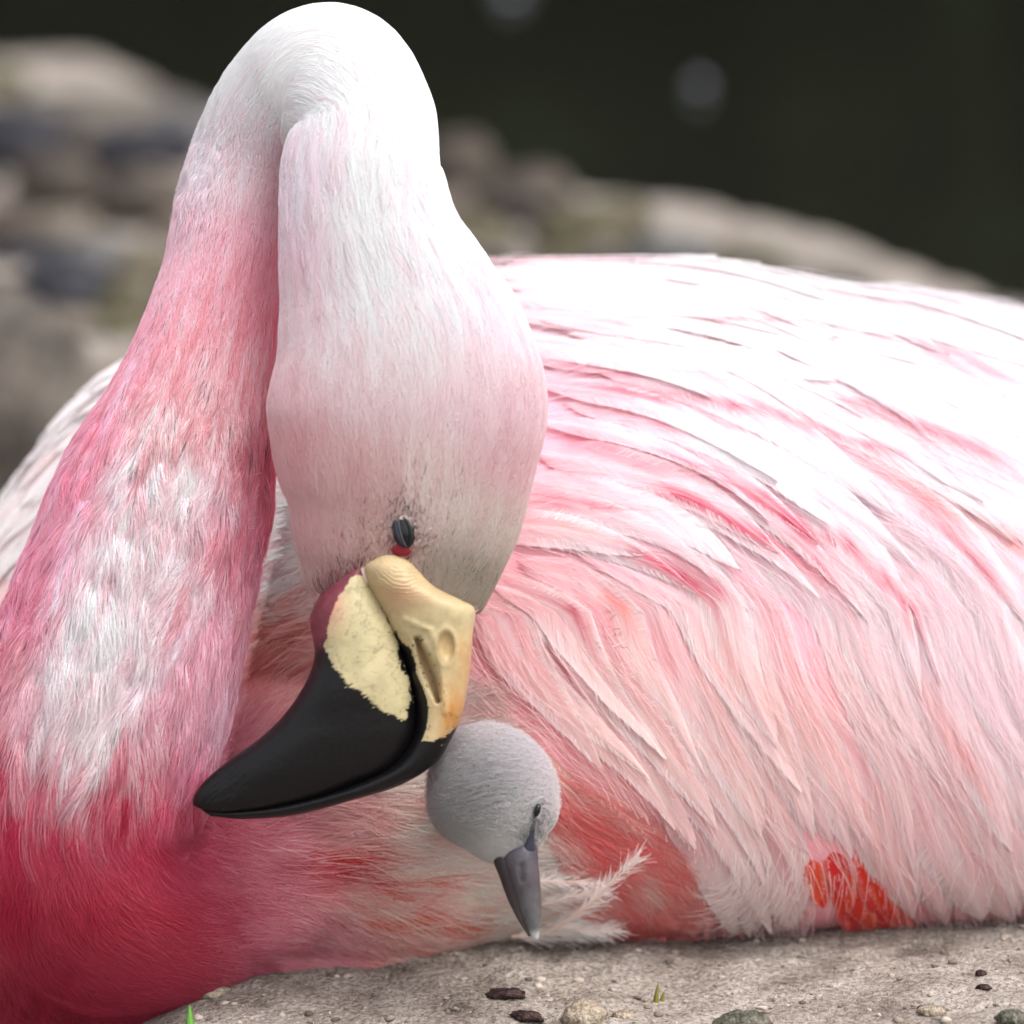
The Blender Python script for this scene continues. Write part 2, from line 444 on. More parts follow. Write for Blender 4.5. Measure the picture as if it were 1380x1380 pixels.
def body_S(x, th, off=0.0):
    x = np.asarray(x, float); th = np.asarray(th, float)
    yt = ssmooth(x, TX, TT); yb = ssmooth(x, BX, BT); wd = ssmooth(x, WX_, WW)
    ym, h = (yt + yb) / 2, (yb - yt) / 2
    c, s = np.cos(th), np.sin(th)
    n = np.where(c > 0, 2.05, 3.2)
    yy = np.sign(c) * np.abs(c) ** (2 / n); dd = np.sign(s) * np.abs(s) ** (2 / n)
    dc = 0.15 + 0.03 * sm(300, 0, x)
    ny, nd = yy / h, dd / (wd * 3000); nn = np.hypot(ny, nd) + 1e-9
    ny, nd = ny / nn, nd / nn
    return x, ym - h * yy - ny * off * 3000, dc - wd * dd - nd * off
def th_of(x, py):
    """front-side angle of an image height"""
    yt = ssmooth(x, TX, TT); yb = ssmooth(x, BX, BT); ym, h = (yt + yb) / 2, (yb - yt) / 2
    q = np.clip((ym - py) / h, -1, 1); n = np.where(q > 0, 2.05, 3.2)
    return np.arccos(np.sign(q) * np.abs(q) ** (n / 2))

# ---- neck and head as one loft: px, py, depth, half width, half depth (1/3000 m)
NECK = [
 (470, 1150, .130, 105, 95), (350, 1190, .075, 118, 105), (240, 1222, .018, 132, 118), (140, 1212, -.018, 150, 130), (98, 1130, -.032, 160, 128),
 (115, 1020, -.040, 162, 118), (152, 900, -.042, 154, 108), (188, 780, -.040, 144, 100), (226, 655, -.036, 134, 95),
 (266, 525, -.030, 104, 88), (297, 410, -.022, 88, 82), (322, 305, -.014, 80, 80), (349, 215, -.012, 82, 80),
 (388, 148, -.020, 96, 84), (445, 116, -.036, 108, 86), (488, 164, -.052, 94, 84), (487, 235, -.062, 104, 84), (497, 320, -.068, 119, 82),
 (520, 400, -.071, 146, 84), (539, 470, -.073, 171, 87), (548, 540, -.074, 185, 88), (547, 610, -.074, 177, 85),
 (546, 680, -.074, 160, 77), (538, 735, -.074, 145, 68), (531, 775, -.074, 131, 60), (524, 803, -.074, 117, 52), (521, 822, -.074, 90, 40)]
def make_loft(ctrl, n=400):
    c, L = spline(ctrl, n)
    C = np.stack([c[:, 0], c[:, 1], c[:, 2] * 3000], 1)
    T = np.gradient(C, axis=0); T /= np.linalg.norm(T, axis=1)[:, None]
    A = np.cross(T, [0, 0, 1.0]); A /= np.linalg.norm(A, axis=1)[:, None]
    B = np.cross(A, T)
    return dict(C=C, T=T, A=A, B=B, rx=c[:, 3], rd=c[:, 4], L=L, n=n)
def loft_eval(lf, u, ph, off=0.0):
    """u 0..1, angle; returns px,py,depth,normal(px units). off in 1/3000 m"""
    i = np.clip(u, 0, 1) * (lf['n'] - 1); i0 = np.clip(np.floor(i).astype(int), 0, lf['n'] - 2); f = (i - i0)
    g = lambda k: lf[k][i0] * (1 - (f[..., None] if lf[k].ndim > 1 else f)) + lf[k][i0 + 1] * (f[..., None] if lf[k].ndim > 1 else f)
    C, A, B, rx, rd = g('C'), g('A'), g('B'), g('rx'), g('rd')
    c, s = np.cos(ph), np.sin(ph)
    nrm = A * (c / rx)[..., None] + B * (s / rd)[..., None]; nrm /= np.linalg.norm(nrm, axis=-1)[..., None]
    p = C + A * (rx * c)[..., None] + B * (rd * s)[..., None] + nrm * np.asarray(off)[..., None]
    return p, nrm
neck = make_loft(NECK)

def loft_mesh(lf, nu=160, nv=48):
    U, V = np.meshgrid(np.linspace(0, 1, nu), np.linspace(0, 2 * np.pi, nv, endpoint=False), indexing='ij')
    p, _ = loft_eval(lf, U, V, np.zeros(U.shape))
    pts = p.reshape(-1, 3); n0 = len(pts)
    v = np.vstack([pts, lf['C'][0], lf['C'][-1]])
    f = gridfaces(nu, nv, True)
    f += [(n0, (j + 1) % nv, j) for j in range(nv)] + [(n0 + 1, (nu-1)*nv + j, (nu-1)*nv + (j+1) % nv) for j in range(nv)]
    return P(v[:, 0], v[:, 1], v[:, 2] / 3000), f

def ell_mesh(px, py, d, rx, ry, rd, rot=0.0):
    v, f = ICO4
    c, s = math.cos(rot), math.sin(rot)
    x, y = v[:, 0] * rx, v[:, 1] * ry
    return P(px + x * c - y * s, py + x * s + y * c, d + v[:, 2] * rd * PX), f

def union(name, pieces, voxel, mat, parent, colf, smooth_it=4):
    """several closed shapes grown into one continuous skin"""
    V, F, o = [], [], 0
    for v, f in pieces:
        V.append(v); F += [tuple(i + o for i in q) for q in f]; o += len(v)
    me = bpy.data.meshes.new(name + '_tmp'); me.from_pydata(np.vstack(V).tolist(), [], F)
    bm = bmesh.new(); bm.from_mesh(me); bmesh.ops.recalc_face_normals(bm, faces=bm.faces); bm.to_mesh(me); bm.free()
    ob = bpy.data.objects.new(name + '_tmp', me); COL.objects.link(ob)
    md = ob.modifiers.new('r', 'REMESH'); md.mode = 'VOXEL'; md.voxel_size = voxel
    s_ = ob.modifiers.new('s', 'SMOOTH'); s_.iterations = smooth_it; s_.factor = 0.5
    dg = bpy.context.evaluated_depsgraph_get()
    m2 = bpy.data.meshes.new_from_object(ob.evaluated_get(dg)); COL.objects.unlink(ob); bpy.data.objects.remove(ob)
    n = len(m2.vertices); co = np.empty(n * 3); m2.vertices.foreach_get('co', co); co = co.reshape(-1, 3)
    fs = [tuple(p.vertices) for p in m2.polygons]
    rel = co - CAMP; dep = rel @ FWD; s = dep / D
    px = rel[:, 0] / (PX * s) + 690; py = 690 - (rel @ UP) / (PX * s)
    union.last = (px, py, dep - D)
    return part(name, co, fs, mat, parent, col=colf(px, py, dep - D))

# ---- plumage colours (pigment; lower face and breast also carry light and shade offsets)
C_NECK = cfield([
 (440, 40, (246, 240, 243)), (350, 90, (244, 232, 238)), (300, 150, (243, 218, 226)), (270, 230, (240, 205, 216)), (330, 230, (232, 200, 210)), (365, 270, (222, 150, 165)),
 (250, 290, (242, 178, 196)), (320, 310, (240, 160, 178)), (365, 340, (226, 110, 132)), (225, 350, (242, 158, 180)), (300, 380, (238, 142, 160)), (360, 420, (226, 100, 122)),
 (200, 420, (240, 138, 164)), (260, 440, (238, 144, 158)), (330, 480, (236, 140, 152)), (180, 480, (238, 128, 156)), (250, 510, (238, 150, 160)), (350, 520, (226, 120, 136)),
 (140, 560, (234, 112, 146)), (220, 560, (240, 176, 180)), (290, 560, (240, 180, 186)), (345, 580, (190, 44, 72)), (360, 630, (188, 30, 60)), (335, 650, (205, 70, 96)),
 (120, 640, (230, 108, 144)), (180, 640, (240, 196, 206)), (240, 640, (238, 212, 216)), (300, 650, (236, 176, 190)), (350, 690, (200, 60, 92)),
 (85, 720, (226, 104, 142)), (150, 720, (238, 202, 212)), (210, 740, (238, 222, 228)), (265, 740, (236, 196, 206)), (300, 720, (216, 100, 126)), (335, 740, (208, 96, 124)),
 (60, 790, (222, 94, 134)), (130, 800, (238, 224, 230)), (200, 820, (238, 226, 232)), (255, 820, (228, 160, 178)), (300, 830, (218, 120, 146)),
 (20, 850, (222, 104, 130)), (90, 880, (234, 220, 228)), (160, 880, (238, 228, 232)), (215, 890, (230, 190, 204)), (250, 900, (214, 110, 136)), (285, 910, (222, 150, 178)),
 (0, 920, (206, 70, 98)), (40, 930, (222, 140, 158)), (85, 950, (228, 206, 212)), (140, 960, (230, 212, 216)), (195, 960, (226, 180, 192)), (230, 970, (196, 50, 80)), (260, 980, (206, 100, 134)),
 (10, 1010, (196, 30, 62)), (60, 1020, (206, 80, 106)), (110, 1030, (214, 150, 164)), (160, 1020, (206, 80, 104)), (210, 1040, (188, 32, 62)), (245, 1060, (196, 60, 92)),
 (20, 1090, (186, 16, 50)), (80, 1090, (184, 20, 54)), (140, 1090, (186, 40, 70)), (180, 1110, (180, 20, 50)), (230, 1130, (182, 44, 76)),
 (20, 1180, (170, 18, 42)), (110, 1180, (174, 26, 48)), (190, 1190, (174, 30, 52)), (50, 1280, (160, 24, 46)), (150, 1290, (160, 28, 48)), (230, 1270, (168, 34, 54)), (100, 1370, (150, 24, 44)), (270, 1230, (182, 48, 72)), (300, 1150, (202, 80, 100)), (340, 1200, (206, 86, 104)), (310, 1280, (188, 58, 80)),
], 1.4)
C_HEAD = cfield([
 (480, 40, (248, 246, 246)), (540, 120, (248, 242, 246)), (430, 150, (246, 240, 243)), (500, 220, (244, 240, 242)), (400, 250, (242, 224, 232)), (570, 250, (246, 238, 244)),
 (480, 330, (242, 238, 240)), (395, 360, (242, 214, 224)), (600, 340, (246, 236, 242)), (520, 420, (242, 238, 240)), (390, 450, (240, 216, 222)), (640, 430, (244, 232, 238)), (680, 480, (244, 226, 232)),
 (450, 500, (240, 226, 230)), (570, 500, (240, 232, 234)), (380, 540, (238, 206, 210)), (500, 560, (238, 220, 222)), (620, 560, (240, 222, 226)), (715, 560, (238, 212, 218)),
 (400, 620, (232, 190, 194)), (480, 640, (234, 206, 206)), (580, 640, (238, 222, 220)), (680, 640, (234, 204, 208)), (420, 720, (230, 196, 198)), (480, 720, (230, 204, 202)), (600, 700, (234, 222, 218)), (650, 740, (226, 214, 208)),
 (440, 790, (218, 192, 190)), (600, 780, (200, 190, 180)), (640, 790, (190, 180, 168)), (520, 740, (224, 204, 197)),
], 1.6)
C_BREAST = cfield([  # gap beside the neck and belly paled in the colour to offset shade
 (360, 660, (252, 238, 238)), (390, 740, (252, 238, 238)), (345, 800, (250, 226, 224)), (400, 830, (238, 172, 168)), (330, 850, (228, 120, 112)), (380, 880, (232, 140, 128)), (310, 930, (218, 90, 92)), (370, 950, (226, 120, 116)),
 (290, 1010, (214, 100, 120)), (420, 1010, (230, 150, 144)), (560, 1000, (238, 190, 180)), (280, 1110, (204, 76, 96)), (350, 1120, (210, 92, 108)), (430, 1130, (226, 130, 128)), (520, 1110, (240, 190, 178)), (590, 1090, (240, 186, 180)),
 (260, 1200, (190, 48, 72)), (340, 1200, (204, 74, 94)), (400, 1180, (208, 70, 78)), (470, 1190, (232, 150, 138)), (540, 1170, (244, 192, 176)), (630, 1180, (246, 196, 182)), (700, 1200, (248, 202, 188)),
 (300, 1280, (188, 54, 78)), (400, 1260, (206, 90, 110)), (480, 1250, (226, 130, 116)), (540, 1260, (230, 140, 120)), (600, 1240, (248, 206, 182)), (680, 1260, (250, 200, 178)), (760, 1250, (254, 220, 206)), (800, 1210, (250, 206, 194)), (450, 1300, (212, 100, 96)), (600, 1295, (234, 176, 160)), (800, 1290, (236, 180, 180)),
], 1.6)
def body_col(px, py, d):
    cb = lin((236, 190, 194)) * np.ones((len(px), 3))
    m = (sm(900, 800, px) * sm(620, 700, py))[:, None]
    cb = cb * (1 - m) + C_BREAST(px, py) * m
    wsh = (sm(260, 160, px) * sm(900, 700, py) * (d > 0.0))[:, None]; cb = cb * (1 - wsh) + lin((250, 236, 236)) * wsh
    isn = (sm(-0.015, -0.03, d) * (px < 330) + (py < 520) * (px < 620) * sm(0.03, 0.02, d))
    isn = np.clip(isn, 0, 1)[:, None]
    cb = cb * (1 - isn) + C_NECK(px, py) * isn
    ish = (sm(-0.05, -0.06, d) * (px > 355) * (py < 840))[:, None]
    return cb * (1 - ish) + C_HEAD(px, py) * ish

# torso mesh
xs = np.linspace(-122, 1988, 120); ths = np.linspace(0, 2 * np.pi, 72, endpoint=False)
XX, TH = np.meshgrid(xs, ths, indexing='ij'); bx_, by_, bd_ = body_S(XX, TH)
tv = P(bx_, by_, bd_).reshape(-1, 3); n0 = len(tv)
tv = np.vstack([tv, tv[:72].mean(0), tv[-72:].mean(0)])
tf = gridfaces(120, 72, True) + [(n0, (j+1) % 72, j) for j in range(72)] + [(n0+1, 119*72+j, 119*72+(j+1) % 72) for j in range(72)]
# breast swelling under the wing
BREAST = (405, 1092, 0.085, 345, 252, 265)
body = union('body', [(tv, tf), loft_mesh(neck), ell_mesh(*BREAST), ell_mesh(300, 1190, .022, 170, 112, 135)], 0.0024, MAT_SKIN, root, body_col, 14)
tag(body, 'continuous pink body, curved neck and head of the flamingo')

def build_front():
    """map of the depth of the visible skin of torso, breast and neck base, read off the finished mesh"""
    px, py, d = union.last; G = 6.0; X0, Y0, NX, NY = -80, 560, 264, 150
    k = ~((px > 340) & (py < 850) & (d < -0.045)) & (py > 560)
    ix = np.round((px[k] - X0) / G).astype(int); iy = np.round((py[k] - Y0) / G).astype(int); dd = d[k]
    m = np.full((NY, NX), 9.0)
    for ox in (-1, 0, 1):
        for oy in (-1, 0, 1):
            a, b = ix + ox, iy + oy; q = (a >= 0) & (a < NX) & (b >= 0) & (b < NY)
            np.minimum.at(m, (b[q], a[q]), dd[q])
    for _ in range(14):                                  # carry the rim outwards
        p = np.pad(m, 1, mode='edge'); st = np.stack([p[1+a:1+a+NY, 1+b:1+b+NX] for a in (-1, 0, 1) for b in (-1, 0, 1)])
        ok = st < 8; av = np.where(ok, st, 0).sum(0) / np.maximum(ok.sum(0), 1); m = np.where((m > 8) & ok.any(0), av + 0.004, m)
    for _ in range(2):
        p = np.pad(m, 1, mode='edge'); m = sum(p[1+a:1+a+NY, 1+b:1+b+NX] for a in (-1, 0, 1) for b in (-1, 0, 1)) / 9
    def f(x, y):
        x = np.asarray(x, float); y = np.asarray(y, float)
        fx = np.clip((x - X0) / G, 0, NX - 1.001); fy = np.clip((y - Y0) / G, 0, NY - 1.001); i, j = fx.astype(int), fy.astype(int); u, v = fx - i, fy - j
        return np.minimum((m[j, i]*(1-u) + m[j, i+1]*u)*(1-v) + (m[j+1, i]*(1-u) + m[j+1, i+1]*u)*v, 0.16)
    return f
front_d = build_front()

BILLSKIN = [(405, 838), (440, 806), (487, 768), (503, 758), (536, 752), (556, 762), (572, 788), (590, 804), (612, 815), (645, 818), (650, 1000), (400, 1000)]

def loft_plumage(name, lf, count, u0, u1, colf, Lpx, rad, mat, parent, lift, clumpf=None, mask=None, facing=-0.28, streak=0.12, K=5, seed=1, jit=0.1, wander=None, specks=None):
    r = np.random.default_rng(seed)
    u = r.uniform(u0, u1, count * 3)
    wt = np.interp(u, np.linspace(0, 1, lf['n']), lf['rx'] + lf['rd']); u = u[r.uniform(0, wt.max(), len(u)) < wt]
    ph = r.uniform(0, 2 * np.pi, len(u))
    p, n = loft_eval(lf, u, ph, np.zeros(len(u)))
    keep = n[:, 2] < -facing
    if mask is not None: keep &= mask(p[:, 0], p[:, 1], p[:, 2] / 3000)
    u, ph, p, n = u[keep][:count], ph[keep][:count], p[keep][:count], n[keep][:count]
    m = len(u)
    L = Lpx(p[:, 0], p[:, 1]) * r.uniform(0.65, 1.25, m)
    dphi = r.normal(0, jit, m)
    h = lift(p[:, 0], p[:, 1]) * r.uniform(0.75, 1.2, m)
    # clumps: strands lean to the tip of the nearest of a jittered set of tufts
    gu = u * lf['L'] / 34.0; gp = ph * 9.0
    cu_, cp_ = np.floor(gu), np.floor(gp)
    ju = (cu_ + 0.5 + 0.35 * (h2(cu_, cp_, 11) - .5)) ; jp = (cp_ + 0.5 + 0.5 * (h2(cu_, cp_, 12) - .5))
    lean = (vn(gu * 0.9, gp * 0.9, 13) - .5) * 2.6
    cs = clumpf(p[:, 0], p[:, 1]) if clumpf else np.zeros(m)
    t = np.linspace(0, 1, K)
    pts = np.empty((m, K, 3))
    for k in range(K):
        tk = t[k]
        uu = u - tk * L / lf['L']
        pp = ph + dphi * tk + cs * tk ** 1.3 * ((jp - gp) / 9.0 * 0.55 + lean * 0.11)
        hh = h * (math.sin(min(1.0, tk * 1.05) * math.pi * 0.62)) * (1 + cs * 1.0 * (h2(cu_, cp_, 17)))
        q, _ = loft_eval(lf, uu, pp, hh - 0.6)
        pts[:, k] = P(q[:, 0], q[:, 1], q[:, 2] / 3000)
    wob = (vn(ph * 34, u * lf['L'] / 90, 44) - .5) * wander(p[:, 0], p[:, 1]) if wander else 0.0
    col = colf(p[:, 0] + r.normal(0, 7, m), p[:, 1] + wob + r.normal(0, 11, m))
    # streaks of pigment that follow the lie of the plumage
    st = (vn(u * lf['L'] / 70, ph * 26, 3) - .5) * 2
    st2 = (vn(u * lf['L'] / 22, ph * 60, 5) - .5) * 2
    sv = (streak(p[:, 0], p[:, 1]) if callable(streak) else streak)
    f = np.clip(1 + sv * (0.75 * st + 0.65 * st2 + r.normal(0, 0.16, m)), 0.25, 1.9)[:, None]
    col = col * np.concatenate([f ** 0.35, f ** 1.0, f ** 0.9], 1)
    if specks is not None:
        sp = (vn(u * lf['L'] / 7, ph * 42, 61) > 0.90) & (vn(u * lf['L'] / 60, ph * 7, 63) > .45) & (r.uniform(0, 1, m) < specks(p[:, 0], p[:, 1]))
        col = np.where(sp[:, None], col * 0.32, col)
    cc = np.repeat(col[:, None, :], K, 1)
    rr = rad * (1 - 0.85 * t[None, :] ** 1.5) * r.uniform(0.7, 1.3, m)[:, None]
    return phair(name, pts, rr, cc, mat, parent)

UH = 0.585   # where the arch of the neck turns into the head
neck_i = np.argmin(np.hypot(neck['C'][:, 0] - 448, neck['C'][:, 1] - 107)); UH = neck_i / (neck['n'] - 1)
def lifted(f, g0, g1, y0, y1):
    """power on strand pigment: below one pales it for light bounced between strands, above one darkens it"""
    def c(x, y):
        g = (g0 + (g1 - g0) * sm(y0, y1, np.asarray(y, float)))[..., None]
        return np.clip(f(x, y), 0.002, 0.95) ** g
    return c
loft_plumage('neck_plumage', neck, 190000, 0.14, UH + 0.02, lifted(C_NECK, 0.46, 0.62, 950, 1120),
    lambda x, y: 28 + 36 * sm(300, 900, y), 0.00016, MAT_HAIR, body,
    lambda x, y: 4.0 + 4 * sm(350, 900, y) + 4 * sm(340, 250, x) * sm(340, 250, y), clumpf=lambda x, y: 0.15 + 0.75 * sm(330, 260, x) * sm(330, 260, y) + 1.15 * sm(430, 620, y) * sm(1150, 1000, y) + 0.2 * sm(1000, 1150, y),
    streak=lambda x, y: 0.10 + 0.28 * sm(250, 500, y), seed=3, jit=0.035, specks=lambda x, y: 0.85 * sm(300, 420, y) * sm(1080, 1000, y), wander=lambda x, y: 30 + 130 * sm(850, 1000, y))
def headmask(px, py, d):
    return ~(inpoly(px, py, BILLSKIN) & (d < -0.074)) & ~(((px - 543) / 13.0) ** 2 + ((py - 716) / 20.0) ** 2 < 1)
_spk = np.random.default_rng(5)
def head_col(px, py):
    c = C_HEAD(px, py)
    # dark speckles round the eye and towards the bill
    e = np.exp(-(((px - 545) / 44) ** 2 + ((py - 722) / 50) ** 2)) + 0.8 * np.exp(-(((px - 500) / 36) ** 2 + ((py - 750) / 26) ** 2)) + 0.3 * np.exp(-(((px - 630) / 26) ** 2 + ((py - 785) / 26) ** 2))
    s = (_spk.uniform(0, 1, len(px)) < 0.10 * e)[:, None]
    # ring of dark skin-side feathers hugging the eye, red below it
    ring = (np.abs(np.hypot((px - 543) / 16.0, (py - 714) / 23.0) - 1.0) < 0.16)[:, None]
    red = np.exp(-(((px - 541) / 17) ** 2 + ((py - 741) / 11) ** 2))[:, None]
    c = np.where(s, lin((92, 80, 78)), c)
    c = c * (1 - red) + lin((150, 16, 34)) * red
    edge, _ = seg_dist(px, py, [(418, 832), (452, 797), (487, 768)])
    em = np.exp(-(edge / 7) ** 2)[:, None] * 0.75
    c = c * (1 - em) + lin((120, 24, 40)) * em
    return np.where(ring & (_spk.uniform(0, 1, len(px)) < 0.6)[:, None], lin((50, 40, 46)), c)
loft_plumage('head_plumage', neck, 165000, UH - 0.01, 0.997, lifted(head_col, 0.75, 1.3, 430, 780),  # lower face darkened by the power: shade put into its greyish-buff strands
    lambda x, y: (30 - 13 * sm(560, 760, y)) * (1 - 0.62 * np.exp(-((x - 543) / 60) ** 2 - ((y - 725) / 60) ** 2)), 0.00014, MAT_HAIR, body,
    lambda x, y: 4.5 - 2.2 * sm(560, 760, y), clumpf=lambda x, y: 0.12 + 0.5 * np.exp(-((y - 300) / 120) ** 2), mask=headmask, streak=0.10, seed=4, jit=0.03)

# ---- plumage over breast and the body seen between neck and head
FLOW_B = field([(30, 1080, 95), (20, 1200, 92), (30, 1320, 70), (110, 1100, 88), (110, 1220, 80), (110, 1340, 40), (180, 1080, 84), (190, 1170, 66), (190, 1260, 38), (200, 1330, 10), (240, 1090, 66), (255, 1160, 34), (250, 1230, 16), (320, 1090, 0), (300, 1150, 8), (300, 1250, 2), (400, 1120, -8), (400, 1200, 2), (480, 1250, 10), (560, 1200, 4), (600, 1270, 6), (680, 1260, -4), (740, 1240, -14), (800, 1200, -28), (800, 1280, 8),
                (300, 1000, -48), (340, 900, -34), (380, 820, -24), (350, 720, -22), (390, 680, -10), (420, 960, -30), (540, 1010, -12), (560, 1110, -4), (660, 1180, 2)], 2.0)
def front_plumage(name, poly, count, colf, Lf, rad, lift, parent, seed, streaks=(), off=0.0, flow=FLOW_B, K=5, jit=7, sv=0.25, mat=MAT_HAIR, bend=0.0, lock=0.0, wander=0.0):
    r = np.random.default_rng(seed)
    pl = np.array(poly, float); lo, hi = pl.min(0), pl.max(0)
    x = r.uniform(lo[0], hi[0], count * 4); y = r.uniform(lo[1], hi[1], count * 4)
    k = inpoly(x, y, poly); x, y = x[k][:count], y[k][:count]; m = len(x)
    L = Lf(x, y) * r.uniform(0.6, 1.3, m)
    a0 = np.radians(flow(x, y)[:, 0])
    al, ac = x * np.cos(a0) + y * np.sin(a0), -x * np.sin(a0) + y * np.cos(a0)
    st = (vn(al / 80, ac / 7, seed) - .5) * 2; st2 = (vn(al / 40, ac / 3, seed + 2) - .5) * 2
    jx = x + np.cos(a0) * wander * (st * .7 + st2 * .5); jy = y + np.sin(a0) * wander * (st * .7 + st2 * .5)
    col = colf(jx + r.normal(0, 8, m), jy + r.normal(0, 6, m))
    for poly2, hw, c2, sg in streaks:
        dd, tt = seg_dist(jx, jy, poly2)
        mm = (np.exp(-(dd / hw) ** 2) * sg * (1 + 0.7 * st))[:, None].clip(0, 1)
        col = col * (1 - mm) + lin(c2) * mm
    f = np.clip(1 + sv * (0.8 * st + 0.6 * st2 + r.normal(0, 0.15, m)), 0.3, 1.8)[:, None]
    col = col * np.concatenate([f ** 0.3, f, f ** 0.9], 1)
    dj = np.radians(r.normal(0, jit, m)) + lock * (vn(al / 55, ac / 16, seed + 5) - .5); curl = np.radians(r.normal(bend, 10, m)) + lock * 1.5 * (vn(al / 60, ac / 18, seed + 6) - .5)
    hl = lift * r.uniform(0.4, 1.4, m)
    pts = np.empty((m, K, 3)); cx, cy = x.copy(), y.copy()
    for i in range(K):
        t = i / (K - 1)
        dp = front_d(cx, np.minimum(cy, 1290.0 + 90 * sm(400, 250, cx)))
        pts[:, i] = P(cx, cy, np.minimum(dp, 0.14) - (hl * math.sin(t * 2.0) - off) * PX)
        a = np.radians(flow(cx, cy)[:, 0]) + dj + curl * t
        cx = cx + np.cos(a) * L / (K - 1); cy = cy + np.sin(a) * L / (K - 1)
    t = np.linspace(0, 1, K)
    rr = rad * (1 - 0.85 * t[None] ** 1.5) * r.uniform(0.7, 1.3, m)[:, None]
    return phair(name, pts, rr, np.repeat(col[:, None], K, 1), mat, parent)
RED = (206, 50, 46)
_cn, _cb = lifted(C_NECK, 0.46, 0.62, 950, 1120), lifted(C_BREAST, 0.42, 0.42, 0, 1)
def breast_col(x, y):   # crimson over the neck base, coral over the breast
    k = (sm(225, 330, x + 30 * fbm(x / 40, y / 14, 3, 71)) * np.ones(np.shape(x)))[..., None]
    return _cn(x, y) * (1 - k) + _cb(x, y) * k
BPOLY = [(262, 960), (318, 780), (345, 640), (420, 640), (440, 900), (640, 940), (640, 1060), (690, 1130), (725, 1190), (790, 1272), (760, 1290), (600, 1298), (330, 1302), (230, 1345), (150, 1372), (60, 1384), (-40, 1384), (-70, 1100), (20, 1075), (120, 1085), (200, 1070), (240, 1030)]
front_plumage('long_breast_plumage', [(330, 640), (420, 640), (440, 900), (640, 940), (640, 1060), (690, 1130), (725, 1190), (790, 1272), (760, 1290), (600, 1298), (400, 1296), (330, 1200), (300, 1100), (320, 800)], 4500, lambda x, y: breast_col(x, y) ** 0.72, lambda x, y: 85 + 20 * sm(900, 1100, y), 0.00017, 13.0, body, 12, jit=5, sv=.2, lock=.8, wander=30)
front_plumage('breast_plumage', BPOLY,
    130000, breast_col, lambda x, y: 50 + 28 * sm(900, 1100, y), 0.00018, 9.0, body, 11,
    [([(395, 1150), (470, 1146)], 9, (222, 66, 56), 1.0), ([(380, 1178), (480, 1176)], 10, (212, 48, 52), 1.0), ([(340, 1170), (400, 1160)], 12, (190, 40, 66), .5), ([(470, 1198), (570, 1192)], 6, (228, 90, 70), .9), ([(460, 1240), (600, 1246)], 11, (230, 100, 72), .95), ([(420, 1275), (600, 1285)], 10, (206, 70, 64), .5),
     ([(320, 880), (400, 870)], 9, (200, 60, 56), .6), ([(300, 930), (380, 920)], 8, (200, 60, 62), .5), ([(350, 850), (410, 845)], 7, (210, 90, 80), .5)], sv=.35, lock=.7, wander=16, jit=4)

# ---- feathers
FLOW_W = field([(650, 385, 0), (900, 380, 2), (1100, 405, 8), (1350, 440, 10), (700, 450, 2), (1000, 440, 5), (1350, 520, 14), (750, 530, 5), (1000, 560, 16), (1200, 640, 26), (1370, 640, 25), (700, 680, 4), (850, 690, 12), (1000, 720, 30),
 (1150, 790, 42), (1350, 790, 48), (700, 780, 16), (850, 800, 34), (1000, 850, 48), (1200, 950, 52), (1370, 950, 52), (680, 900, 26), (800, 920, 38), (950, 1000, 52), (700, 950, 24), (1050, 1100, 62), (1200, 1130, 70), (1350, 1130, 66),
 (1000, 1200, 78), (1100, 1230, 84), (1300, 1220, 74), (1500, 900, 50), (1500, 500, 20), (1600, 1100, 60)], 3.0)
DEEP, PINK, CORAL = (214, 74, 108), (232, 128, 150), (240, 148, 140)
STROKES = [
 ([(730, 520), (850, 528), (900, 535), (1039, 552), (1143, 597), (1262, 618)], 9, DEEP, .85), ([(1109, 542), (1178, 549), (1230, 570), (1317, 604), (1390, 632)], 11, DEEP, .75),
 ([(860, 600), (900, 618), (970, 646), (1039, 678), (1074, 709), (1123, 771)], 15, DEEP, .8), ([(1161, 615), (1230, 653), (1283, 688), (1352, 719), (1400, 745)], 10, CORAL, .8),
 ([(1213, 653), (1276, 712), (1317, 757), (1359, 803)], 8, DEEP, .7), ([(1088, 716), (1143, 733), (1185, 778), (1227, 820), (1262, 864)], 9, DEEP, .7),
 ([(860, 652), (900, 664), (970, 695), (1040, 730), (1109, 775), (1150, 796)], 11, DEEP, .75), ([(880, 740), (935, 785), (987, 803)], 13, PINK, .7),
 ([(930, 430), (1008, 430), (1090, 432)], 4, DEEP, .8), ([(790, 440), (860, 432)], 4, PINK, .6), ([(740, 490), (800, 500), (860, 505)], 7, PINK, .7),
 ([(700, 668), (780, 678), (838, 689)], 8, DEEP, .8), ([(838, 727), (881, 756), (925, 780), (977, 803)], 15, DEEP, .8), ([(895, 663), (953, 684), (1020, 718)], 11, DEEP, .7),
 ([(755, 808), (788, 838), (808, 857)], 13, (224, 104, 124), .75), ([(817, 800), (852, 840)], 16, CORAL, .8), ([(962, 870), (980, 900), (998, 930)], 13, CORAL, .85), ([(678, 756), (704, 762)], 7, DEEP, .6),
 ([(867, 866), (939, 901)], 20, PINK, .5), ([(790, 545), (870, 560), (920, 590)], 9, PINK, .6), ([(740, 590), (830, 605), (900, 640)], 12, PINK, .7), ([(1250, 480), (1380, 510)], 14, PINK, .5), ([(1180, 455), (1300, 470)], 5, PINK, .5),
 ([(1300, 620), (1400, 660)], 14, PINK, .4), ([(1230, 930), (1330, 1060)], 14, (240, 176, 178), .6), ([(1020, 900), (1100, 1010)], 30, (244, 190, 184), .5)]
